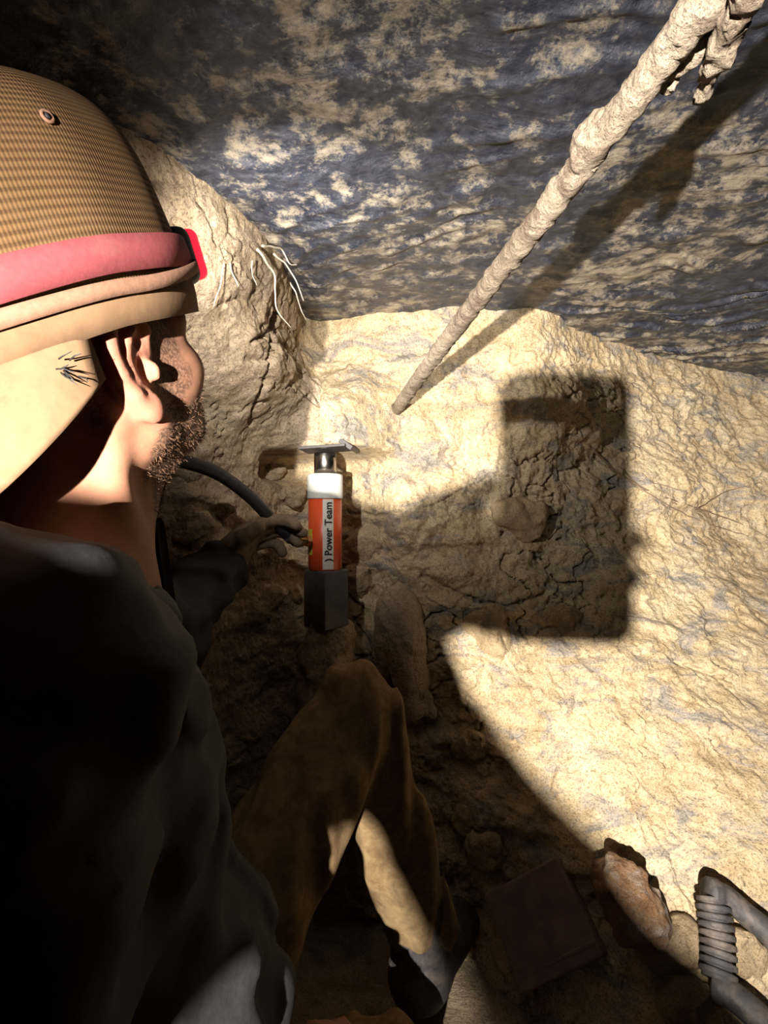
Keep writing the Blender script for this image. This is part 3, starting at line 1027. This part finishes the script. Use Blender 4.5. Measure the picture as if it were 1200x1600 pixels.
wl = bpy.data.lights.new('worker_torch_beam', 'SPOT'); wl.energy = 19.0; wl.color = (1.0, 0.95, 0.88)
wl.spot_size = math.radians(112); wl.spot_blend = 1.0; wl.shadow_soft_size = .006
wl_o = bpy.data.objects.new('worker_torch_beam', wl); COL.objects.link(wl_o)
wlp = HL2W(fr2 + np.array((0, .014, 0)))
wl_o.location = W(wlp)
wl_o.rotation_euler = (Vector((-.02, 1.20, .42)) - Vector(wlp)).to_track_quat('-Z', 'Y').to_euler()

# ================================================================== hydraulic jack
JX, JY = px(508, 800, 1.125)[:2]
def jz(y): return (800 - y) / FPX * (JY - .033)
JR = .0345
jb = jz(893)
jack = thing('hydraulic_jack', 'orange hydraulic cylinder with white collar standing on a grey steel block', 'jack', (JX, JY, jb))
c0 = (JX, JY, 0)
def jl(name, prof, mat, parent=jack, seg=56):
    V, F = lathe(prof, seg, c0)
    o = obj(name, V, F, mat, parent, smooth=False)
    for p in o.data.polygons: p.use_smooth = len(p.vertices) == 4
    return o
zb0, zb1 = jz(893), jz(777)
jl('cylinder_body', [(JR - .003, zb0), (JR, zb0 + .003), (JR, zb1)], M_orange)
zc0, zc1 = jz(779), jz(739)
jl('collar', [(JR + .0012, zc0), (JR + .0022, zc0 + .002), (JR + .0022, zc1 - .004), (JR, zc1 - .001), (JR - .003, zc1), (.024, zc1), (.0235, zc1 - .004)], M_white)
jl('plunger', [(.0228, zc1 - .01), (.0228, jz(707)), (.021, jz(705))], M_chrome)
# label strip with the lettering running up the barrel
la0, la1 = math.radians(-92), math.radians(-55)     # angle round the axis, -90 faces the lens
def strip_on(a0, a1, z0, z1, r, name, mat, n=12):
    V = []; F = []
    for i in range(n + 1):
        a = a0 + (a1 - a0) * i / n
        for z in (z0, z1):
            for rr in (r, r + .0005):
                V.append((JX + rr * math.cos(a), JY + rr * math.sin(a), z))
    for i in range(n):
        k = i * 4
        F += [(k + 1, k + 5, k + 7, k + 3), (k, k + 2, k + 6, k + 4), (k, k + 4, k + 5, k + 1), (k + 2, k + 3, k + 7, k + 6)]
    F += [(0, 1, 3, 2), (n * 4, n * 4 + 2, n * 4 + 3, n * 4 + 1)]
    return obj(name, np.array(V), F, mat, jack, smooth=False)
lab = strip_on(la0, la1, jz(890), jz(780), JR + .0001, 'label_strip', M_label)
strip_on(math.radians(-168), math.radians(-132), jz(868), jz(827), JR + .0001, 'warning_label', M_yellow)
def text_on(txt, size, z_start, a_mid, parent, mat, name):
    cu = bpy.data.curves.new('txt', 'FONT'); cu.body = txt; cu.size = size; cu.extrude = 0.0006; cu.offset = 0.0003
    to = bpy.data.objects.new('txt', cu); COL.objects.link(to)
    bpy.context.view_layer.update()
    dg = bpy.context.evaluated_depsgraph_get()
    me = to.evaluated_get(dg).to_mesh()
    V = np.array([v.co[:] for v in me.vertices]); F = [tuple(p.vertices) for p in me.polygons]
    to.evaluated_get(dg).to_mesh_clear()
    bpy.data.objects.remove(to); bpy.data.curves.remove(cu)
    ymid = size * .33
    r = JR + .0017
    a = a_mid - (V[:, 1] - ymid) / r          # letter tops point to the left
    rr = r + V[:, 2]
    Vn = np.c_[JX + rr * np.cos(a), JY + rr * np.sin(a), z_start + V[:, 0]]
    Fn = [tuple(reversed(f)) for f in F]
    o = obj(name, Vn, Fn, mat, parent, smooth=False)
    return V[:, 0].max()
am = (la0 + la1) / 2
wtxt = text_on(')', .019, jz(877), am, lab, M_black, 'printed_mark')
text_on('Power Team', .0207, jz(868), am, lab, M_black, 'lettering')
# port, coupling
pdir = np.array((-.85, -.52, 0)); pdir /= np.linalg.norm(pdir)
pz = jz(846)
p0 = np.array((JX, JY, pz)) + pdir * (JR - .004)
V, F = join([tube([p0, p0 + pdir * .012], .0125, 6), tube([p0 + pdir * .012, p0 + pdir * .020], .009, 16), tube([p0 + pdir * .020, p0 + pdir * .034], .0115, 16)])
obj('coupling', V, F, M_brass, jack, smooth=False)
# saddle of bent steel on the plunger
sad = thing('steel_shim', 'dark bent steel plate wedged between jack plunger and soil', 'shim', (JX, JY, jz(706)))
V, F = rbox((.096, .070, .0055), .001, axes(.15, -.04, -.05), (JX + .002, JY - .006, jz(699)), 2)
obj('plate', V, F, M_darksteel, sad, smooth=False)
V, F = rbox((.030, .070, .010), .001, axes(.15, 0, .6), (JX + .050, JY - .002, jz(694)), 2)
obj('bent_corner', V, F, M_darksteel, sad, smooth=False)
# grey block under the jack, a corner towards us
blk = thing('steel_block', 'grey square steel block under the orange jack, one corner forward', 'block', (JX, JY, jz(975)))
hB = (jz(893) - jz(985))
V, F = rbox((.066, .066, hB), .003, axes(math.radians(42)), (JX + .002, JY, jz(893) - hB / 2 + .001), 3)
obj('block_body', V, F, M_steel, blk, smooth=False)
# soil pedestal below the block
G = grid((JX - .16, JY - .11, -.60), (JX + .16, JY + .17, jz(955)), .007)
d = s_cap(G, (JX + .01, JY + .03, -.62), (JX + .005, JY + .012, jz(1012)), .120, .052) + .018 * fbm(G * 18, 3)
V, Q = nets(G, d)
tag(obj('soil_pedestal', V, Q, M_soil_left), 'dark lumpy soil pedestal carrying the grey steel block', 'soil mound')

# hose
pts = [np.array((-.62, .70, .10)), px(150, 700, .76), px(245, 712, .84), px(330, 735, .92), px(385, 772, .99), px(425, 812, 1.045), px(452, 836, 1.07), p0 + pdir * .034]
sp_pts = spline(pts, 60)
V, F = tube(sp_pts, .0115, 14)
hose = thing('hydraulic_hose', 'black rubber hose curving past the soil wall into the gloved hand', 'hose', tuple(sp_pts[40] - np.array((0, 0, .012))))
obj('hose_line', V, F, M_rubber, hose)
k0 = 50
V, F = tube(sp_pts[k0:k0 + 4], .0145, 14)
obj('crimp_sleeve', V, F, M_steel, hose)

# ================================================================== mud-crusted bar from the soil to above the lens
b0, bn = on_soil(618, 636)
b0 = b0 + np.array((-.004, .05, -.006))
b1 = np.array((.150, .378, .258)); b2 = np.array((.185, .12, .262))
bar = thing('reinforcing_bar', 'mud-crusted steel bar sticking out of the soil below the plastic', 'bar', tuple(b0))
path = spline([b0, .5 * (b0 + b1) + np.array((.0, 0, .004)), b1, b2], 260)
seg = 18
V, F = tube(path, [.0120 - .0045 * i / 259 for i in range(260)], seg)
V = np.array(V)
ctr = np.repeat(path, seg, 0)
dirs = V[:len(ctr)] - ctr; dirs /= np.linalg.norm(dirs, axis=1)[:, None]
along = np.repeat(np.linspace(0, 1, len(path)), seg)
ang = np.tile(np.arange(seg) / seg * 2 * math.pi, len(path))
rib = .0009 * np.maximum(0, np.sin(along * 330 + ang))
crust = .0015 * fbm(V[:len(ctr)] * 70, 4) + .0016 * fbm(V[:len(ctr)] * 170, 3) + .0018 * sstep(.2, .9, along) * (fbm(V[:len(ctr)] * 35 + 3, 3) + .3)
V[:len(ctr)] += dirs * (rib + crust + .001)[:, None]
obj('bar_core', V, F, M_mud, bar)
# loose crust: a knob and a split flap
def lump(c, r, amp, fr, step, mat, name, parent=None, M=None, seed=0, cutz=None):
    r = np.asarray(r, float); c = np.asarray(c, float)
    R_ = r.max() * 1.35
    G = grid(c - R_, c + R_, step)
    d = s_ell(G, c, r, M) + amp * fbm((G - c) * fr + seed * 7.7, 4) + .4 * amp * np.tanh(5 * noise((G - c) * fr * .7 + seed))
    if cutz is not None: d = np.maximum(d, cutz - G[..., 2])
    V, Q = nets(G, d)
    return V, Q
def frame_along(t):
    t = np.asarray(t, float) / np.linalg.norm(t)
    u = np.cross(t, (0, 0, 1.0)); u /= np.linalg.norm(u)
    return np.stack([u, t, np.cross(u, t)], 1)
Mb = frame_along(b1 - b0)
pk = px(925, 222, .385)
V, Q = lump(pk, (.011, .026, .013), .004, 60, .0016, M_mud, 'crust', M=Mb, seed=1)
obj('mud_crust', V, Q, M_mud, bar)
pf = spline([px(1098, 150, .33), px(1118, 95, .30), px(1140, 50, .28), px(1165, 0, .26), px(1195, -60, .24)], 40)
Vf, Ff = tube(pf, [.004 + .0035 * math.sin(min(1, i / 20) * math.pi / 2) for i in range(40)], 12)
Vf = Vf + .0035 * np.stack([fbm(Vf * 90 + k * 5, 3) for k in range(3)], -1)
obj('mud_crust', Vf, Ff, M_mud, bar)
V, Q = lump(px(1075, 70, .315), (.009, .030, .012), .005, 70, .0018, M_mud, 'crust', M=Mb, seed=4)
obj('mud_crust', V, Q, M_mud, bar)

# ================================================================== roots
def root_thing(pts, r, label, mat, n=26, grp='pale roots hanging where the plastic meets the left soil face', jitter=.004):
    P = spline(pts, n)
    sd = abs(hash(label)) % 50
    P = P + jitter * np.stack([noise(P * 30 + 3 * k + len(pts)) for k in range(3)], -1)
    V, F = tube(P, [r * (1 - .65 * i / (n - 1)) for i in range(n)], 6)
    o = obj('root', V, F, mat)
    return tag(o, label, 'root', grp)
def rp(x, y, back=.012):
    h, n = on_soil(x, y); return h * (1 - back / max(np.linalg.norm(h), .1))
RL = [
    ([(402, 390), (428, 430), (432, 478), (455, 512)], .0022, 'longest white root dangling from the soil lip to the corner'),
    ([(428, 398), (455, 425), (470, 455), (476, 470)], .0016, 'white root forking along the plastic beside the longest root'),
    ([(410, 385), (440, 392), (452, 410), (465, 414)], .0018, 'short root curling sideways against the dark plastic'),
    ([(455, 440), (470, 480), (478, 500)], .0014, 'thin hair-like root tip hanging at the far corner of the plastic'),
    ([(360, 412), (366, 430), (372, 448)], .0014, 'short crooked white root on the left soil face by the red lamp'),
    ([(350, 415), (342, 450), (336, 480)], .0010, 'fine straight root thread on the left soil face'),
    ([(396, 405), (394, 430), (402, 445)], .0012, 'fine looped root thread on the left soil face'),
]
for pts, r, lb in RL:
    dp = [min(on_soil(x, y)[0][1] - .014, .865 + (x - 400) * .0014) for x, y in pts]
    x0, y0 = pts[0]
    dp[0] = min(on_soil(x0 - k, y0)[0][1] for k in (0, 10, 20)) + .004
    root_thing([px(x, y, d_) for (x, y), d_ in zip(pts, dp)], r * 1.05, lb, M_root)
RR = [
    ([(925, 700), (960, 735), (1010, 765), (1075, 790), (1150, 815), (1215, 850)], .0028, 'longest brown root running across the lit tan soil right of the phone shadow'),
    ([(965, 728), (1020, 775), (1090, 812), (1170, 838)], .0020, 'brown root strand below the longest one on the lit tan soil'),
    ([(985, 755), (1050, 785), (1110, 800), (1160, 795)], .0016, 'thin brown root strand crossing the root tangle on the lit soil'),
    ([(1085, 800), (1130, 770), (1180, 755), (1215, 750)], .0016, 'brown root branching upward from the root tangle'),
    ([(1000, 750), (1060, 765), (1105, 790)], .0013, 'short brown root joining the tangle near the phone shadow'),
    ([(980, 860), (990, 880), (1005, 890)], .0013, 'tiny pale root curl below the root tangle'),
    ([(955, 962), (1000, 965), (1045, 975)], .0014, 'dark hair root lying straight across the bright soil'),
]
for pts, r, lb in RR:
    root_thing([rp(x, y, .004) for x, y in pts], r, lb, M_root_brown, grp='brown roots on the lit soil face')
CR = [
    ([(455, 515), (470, 560), (490, 620), (520, 660)], .0018, 'brown root creeping down the corner of the soil above the jack'),
    ([(460, 600), (490, 632), (530, 650)], .0016, 'brown root forking towards the jack plate in the soil corner'),
]
for pts, r, lb in CR:
    root_thing([rp(x, y, .007) for x, y in pts], r, lb, M_root_brown, grp='brown roots in the soil corner')

# ================================================================== clods and stones
def clod(x, y, w, h, label, cat='clod', depth=.6, amp=.26, mat=None, seed=1, lift=.25, tilt=0., dist=None, name='clay_clod', step=None):
    if dist is None:
        p, n = on_soil(x, y)
    else:
        p = px(x, y, dist); n = np.array((0, -1., 0))
    s = p[1] / FPX
    rx, rz = w * s / 2, h * s / 2
    ry = min(rx, rz) * depth
    c = p + n * ry * (lift - .25)
    M = axes(0, 0, tilt)
    V, Q = lump(c, (rx, ry, rz), amp * min(rx, rz), 1.1 / min(rx, rz), step or max(.0022, min(rx, rz) / 11), None, name, M=M, seed=seed)
    return tag(obj(name, V, Q, mat or M_clod), label, cat)
clod(808, 806, 92, 78, 'rounded pale clay lump bedded in the soil inside the phone-shaped shadow', depth=.8, seed=2, lift=.1, tilt=.2)
clod(762, 985, 70, 90, 'pale clay lump at the lower edge of the phone-shaped shadow', depth=.8, seed=3, lift=.1, tilt=-.5)
clod(870, 965, 90, 45, 'flat clay lump at the foot of the phone-shaped shadow', depth=.8, seed=5, lift=.05, tilt=.15)
clod(560, 905, 46, 60, 'small dark soil clod right of the steel block', depth=.8, seed=6, lift=.2, mat=M_soil_left, tilt=.3)
clod(585, 850, 80, 60, 'crumbly soil clod in the hollow right of the jack', depth=.7, seed=7, lift=.1, mat=M_soil_left)
clod(455, 775, 46, 34, 'grey soil clod behind the hose end left of the jack collar', depth=.7, seed=8, lift=.1, mat=M_soil_left)
clod(420, 735, 50, 34, 'brown soil clod under the dark gap left of the jack plate', depth=.7, seed=9, lift=.1, mat=M_soil_left)
clod(290, 820, 90, 60, 'broad soil clod below the hose on the left face', depth=.6, seed=10, lift=.1, mat=M_soil_left)
clod(345, 790, 50, 46, 'small pale clod just under the hose on the left face', depth=.6, seed=12, lift=.1, mat=M_soil_left)
clod(760, 1330, 66, 60, 'brown clay clod on the shaded slope above the dark block', depth=.8, seed=13, lift=.2, tilt=.4)
clod(725, 1285, 44, 50, 'small brown clod on the shaded slope near the trouser leg', depth=.8, seed=14, lift=.2)
clod(735, 1165, 60, 46, 'brown clod beside the trouser knee on the shaded slope', depth=.8, seed=15, lift=.2)

# long pale clay lump hanging like a limp glove beside the trouser knee
def lp(x, y):
    return px(x, y, 1.195 - .00016 * (y - 920))
G = grid(lp(560, 1150) - np.array((.01, .08, .01)), lp(700, 900) + np.array((.02, .10, .02)), .0036)
d = s_ell(G, lp(622, 968), (.052, .050, .078))
d = smin(d, s_cap(G, lp(630, 1000), lp(642, 1060), .050, .038), .02)
d = smin(d, s_cap(G, lp(600, 1000), lp(601, 1034), .027, .015), .008)
d = smin(d, s_cap(G, lp(636, 1060), lp(646, 1112), .030, .021), .006)
d = smin(d, s_cap(G, lp(654, 1055), lp(662, 1108), .022, .013), .004)
d = smin(d, s_cap(G, lp(668, 1085), lp(676, 1116), .011, .009), .003)
d = d + .004 * fbm(G * 40, 3) + .0012 * fbm(G * 160, 2)
V, Q = nets(G, d)
tag(obj('clay_clod', V, Q, M_pale), 'long pale clay lump with finger-like end beside the trouser knee', 'clod')

# rusty rock by the shovel grip
pr, nr = on_soil(990, 1425)
dr_ = max(.70, pr[1] - .05)
V, Q = lump(px(985, 1412, dr_), (.045, .055, .066), .010, 26, .0030, None, 'r', M=axes(0, -.3, -.45), seed=21)
tag(obj('rusty_rock', V, Q, M_rust), 'rust-brown rock with a pale crust beside the shovel grip', 'rock')
clod(1055, 1490, 100, 130, 'pale broken clay chunk wedged under the shovel grip', depth=.7, seed=23, lift=.05, tilt=-.6, name='clay_chunk')
clod(1075, 1570, 90, 70, 'pale clay chunk at the foot of the shovel grip', depth=.7, seed=24, lift=.2, tilt=-.4, name='clay_chunk')
clod(1165, 1500, 80, 110, 'clay chunk seen through the shovel grip', depth=.6, seed=25, lift=-.25, tilt=-.5, name='clay_chunk')

# shovel: D-shaped grip, ribbed
def gs(x, y, off):
    return px(x, y, on_soil(x, y)[0][1] - off)
g0 = gs(1112, 1402, .045); g1 = gs(1122, 1532, .030)
soc = gs(1290, 1690, .030)
shv = thing('shovel', 'dusty black D-grip shovel handle with ribbed hand bar on the soil slope', 'shovel', tuple(soc))
gp = [g0 + (g1 - g0) * t + np.array((.004, 0, 0)) * math.sin(t * math.pi) for t in np.linspace(0, 1, 73)]
gr = [.0215 + (.0030 if (i % 8) < 5 else -.0038) * (1 if 4 < i < 69 else 0) for i in range(73)]
V, F = tube(gp, gr, 20); obj('hand_bar', V, F, M_handle, shv)
a1 = spline([g0 + np.array((-.006, 0, .010)), gs(1132, 1400, .042), gs(1165, 1428, .034), gs(1215, 1475, .030), gs(1265, 1575, .028), soc], 30)
V, F = tube(a1, [.020] * 4 + [.017] * 26, 14); obj('grip_arm', V, F, M_handle, shv)
a2 = spline([g1 + np.array((-.004, 0, -.008)), gs(1140, 1552, .029), gs(1180, 1585, .028), gs(1230, 1635, .028), soc], 26)
V, F = tube(a2, [.022] * 5 + [.019] * 21, 14); obj('grip_arm', V, F, M_handle, shv)
V, F = tube([soc, .5 * (soc + gs(1560, 1800, .03)) + np.array((0, -.02, .01)), gs(1560, 1800, .03)], .020, 16); obj('shaft', V, F, M_handle, shv)

# dark flat block on the shaded slope
dB = .76
c1, c2, c3 = px(758, 1392, dB + .02), px(905, 1348, dB + .04), px(832, 1548, dB - .03)
c1 = px(755, 1398, 1.000); c2 = px(868, 1338, .965); c3 = px(836, 1545, .895)
ex = c2 - c1; wx = np.linalg.norm(ex); ex /= wx
ey = c1 - c3; ey -= ex * (ey @ ex); wy = np.linalg.norm(ey); ey /= wy
ez = np.cross(ex, ey)
if ez[1] > 0: ez = -ez
th = .070
cB = c1 + ex * wx / 2 - ey * wy / 2 - ez * th / 2
Mx = np.stack([ex, ey, ez], 1)
fb = thing('concrete_block', 'dark flat rectangular block half buried on the shaded slope', 'block', tuple(cB))
V, F = rbox((wx, wy, th), .004, Mx, cB, 2); obj('slab', V, F, M_block, fb, smooth=False)
V, F = rbox((wx * .98, .006, th * .85), .001, Mx, cB - ey * (wy / 2 - .020) + ez * .006, 1); obj('end_strip', V, F, M_block, fb, smooth=False)

# ================================================================== the photographer behind the lens, phone in hand
ph = thing('phone', 'smartphone in a red case held up by the photographer', 'phone', (-.015, -.012, -.127))
V, F = rbox((.080, .0095, .164), .0042, axes(), (-.015, -.0085, -.045), 3)
# round the corners of the slab in plan
bm = bmesh.new()
def rounded_slab(w, h, t, r, c, n=8):
    pts = []
    for cx, cz, a0 in ((w / 2 - r, h / 2 - r, 0), (-w / 2 + r, h / 2 - r, 90), (-w / 2 + r, -h / 2 + r, 180), (w / 2 - r, -h / 2 + r, 270)):
        for k in range(n + 1):
            a = math.radians(a0 + 90 * k / n)
            pts.append((cx + r * math.cos(a), cz + r * math.sin(a)))
    m = len(pts)
    V = [(c[0] + x, c[1] - t / 2, c[2] + z) for x, z in pts] + [(c[0] + x, c[1] + t / 2, c[2] + z) for x, z in pts]
    F = [tuple(range(m)), tuple(range(2 * m - 1, m - 1, -1))] + [(i, i + m, (i + 1) % m + m, (i + 1) % m) for i in range(m)]
    return np.array(V), F
bm.free()
V, F = rounded_slab(.080, .164, .0095, .012, (-.015, -.0085, -.045)); obj('case', V, F, M_case, ph, smooth=False)
V, F = rounded_slab(.074, .158, .001, .010, (-.015, -.0137, -.045)); obj('screen', V, F, M_glass, ph, smooth=False)

PC = LAMP + np.array((0, -.128, -.052))
PM = axes(0, 0, 0)
PNB = PC + np.array((0, -.045, -.185))
pSL = PNB + np.array((-.18, -.01, -.05)); pSR = PNB + np.array((.18, -.01, -.05))
pWL = np.array((-.146, -.042, -.092)); pEL = np.array((-.290, -.27, -.074))
pWR = np.array((-.110, -.100, -.160)); pER = np.array((-.070, -.34, -.212))
pPE = np.array((-.17, -.70, -.70))
pKL = np.array((-.34, -.32, -.46)); pKR = np.array((.08, -.34, -.47)); pAL = np.array((-.33, -.40, -.79)); pAR = np.array((.10, -.40, -.79))
man2 = thing('person', 'photographer in dark clothes crouching behind the worker, phone in left hand', 'person', (pPE[0], pPE[1], FLOOR))
G = grid((-.42, -.86, -.72), (.14, .06, .14), .0074)
d = head_field((G - PC) @ PM)
d = smin(d, s_cap(G, PC + np.array((0, -.03, -.06)), PNB, .056, .06), .02)
d = smin(d, s_cap(G, PNB + np.array((.11, 0, -.05)), PNB + np.array((-.11, 0, -.05)), .05), .05)
d = smin(d, s_cap(G, PNB + np.array((0, 0, -.12)), pPE + np.array((0, 0, .1)), .11, .11), .05)
for a, b, r0, r1 in ((pSL, pEL, .048, .038), (pEL, pWL, .038, .026), (pSR, pER, .048, .038), (pER, pWR, .031, .022)):
    d = smin(d, s_cap(G, a, b, r0, r1), .02)
d = smin(d, hand_field(G, pWL, (.92, .38, .08), (.38, -.90, .05), (-.2, -.08, .97), (.62, .64, .64, .68), k=.98, thumb_dir=(.78, -.38, .45)), .008)
d = smin(d, hand_field(G, pWR, (-.45, .35, .80), (-.35, .55, -.40), (.65, .35, .3), (.85, .9, .9, .95), k=.80, thumb_dir=(-.2, .5, .8)), .008)
V1, Q1 = nets(G, d)
b2_ = obj('body', V1, Q1, M_skin, man2)
tn = head_tone((V1 - PC) @ PM)
tn[V1[:, 2] < PNB[2] + .03] = (0, 0, 0, 1); tn[V1[:, 1] > -.40] = (0, 0, 0, 1)
set_tone(b2_, tn)
G2 = grid((-.42, -.90, -.84), (.26, -.03, .03), .010)
d = s_cap(G2, PNB + np.array((.12, 0, -.06)), PNB + np.array((-.12, 0, -.06)), .065)
d = smin(d, s_cap(G2, PNB + np.array((0, 0, -.12)), pPE, .14, .14), .06)
for a, b, r0, r1 in ((pSL, pEL, .062, .052), (pEL, pWL - .03 * (pEL - pWL), .056, .050), (pSR, pER, .062, .054), (pER, pWR + .06 * (pER - pWR), .038, .027), (np.array((-.262, -.23, -.158)), np.array((-.170, -.080, -.156)), .060, .037)):  # last capsule: sleeve droop added out of view to block the torch beam
    d = smin(d, s_cap(G2, a, b, r0, r1), .025)
d = smax(d, -s_cap(G2, PNB + np.array((0, .01, .1)), PNB + np.array((0, .012, -.012)), .075, .062), .006)
d = d + .005 * fbm(G2 * 12, 2)
V, Q = nets(G2, d)
obj('jacket', V, Q, M_shirt, man2)
G = grid((-.52, -.92, -.88), (.30, -.18, -.34), .012)
d = s_ell(G, pPE, (.17, .14, .11))
for a, b, c in ((pPE + np.array((-.09, .03, 0)), pKL, pAL), (pPE + np.array((.09, .03, 0)), pKR, pAR)):
    d = smin(d, smin(s_cap(G, a, b, .085, .066), s_cap(G, b, c, .062, .05), .02), .03)
V, Q = nets(G, d)
obj('trousers', V, Q, M_denim, man2)
for A in (pAL, pAR):
    G = grid(A + np.array((-.09, -.12, -.06)), A + np.array((.09, .22, .10)), .010)
    d = smin(s_cap(G, A + .03 * Zd, A - .005 * Zd, .05), s_cap(G, A - .008 * Zd, A + np.array((0, .14, -.012)), .046, .036), .03)
    V, Q = nets(G, d); obj('boot', V, Q, M_handle, man2)
ht2 = thing('head_torch', 'white head torch strapped on the photographer', 'headlamp', tuple(LAMP - np.array((0, .02, .02))))
V, F = tube([LAMP - np.array((0, .030, 0)), LAMP - np.array((0, .006, 0))], [.022, .024], 24); obj('lamp_housing', V, F, M_darkplastic, ht2, smooth=False)
V, F = tube([LAMP - np.array((0, .0065, 0)), LAMP - np.array((0, .0045, 0))], [.018, .018], 24); obj('lamp_lens', V, F, M_torch, ht2, smooth=False)
Vs = []; Fs = []
for i in range(64):
    a = 2 * math.pi * i / 64
    for (o_, zz) in ((.003, -.014), (.005, -.014), (.005, .014), (.003, .014)):
        zt = .052 + zz
        kz = math.sqrt(max(.2, 1 - ((zt - .03) / .090) ** 2))
        Vs.append(PC + np.array(((.077 * kz + o_) * math.sin(a), (.098 * kz + o_) * math.cos(a) - .012, zt)))
    for k in range(4):
        Fs.append((i * 4 + k, ((i + 1) % 64) * 4 + k, ((i + 1) % 64) * 4 + (k + 1) % 4, i * 4 + (k + 1) % 4))
obj('strap', np.array(Vs), Fs, M_rubber, ht2)
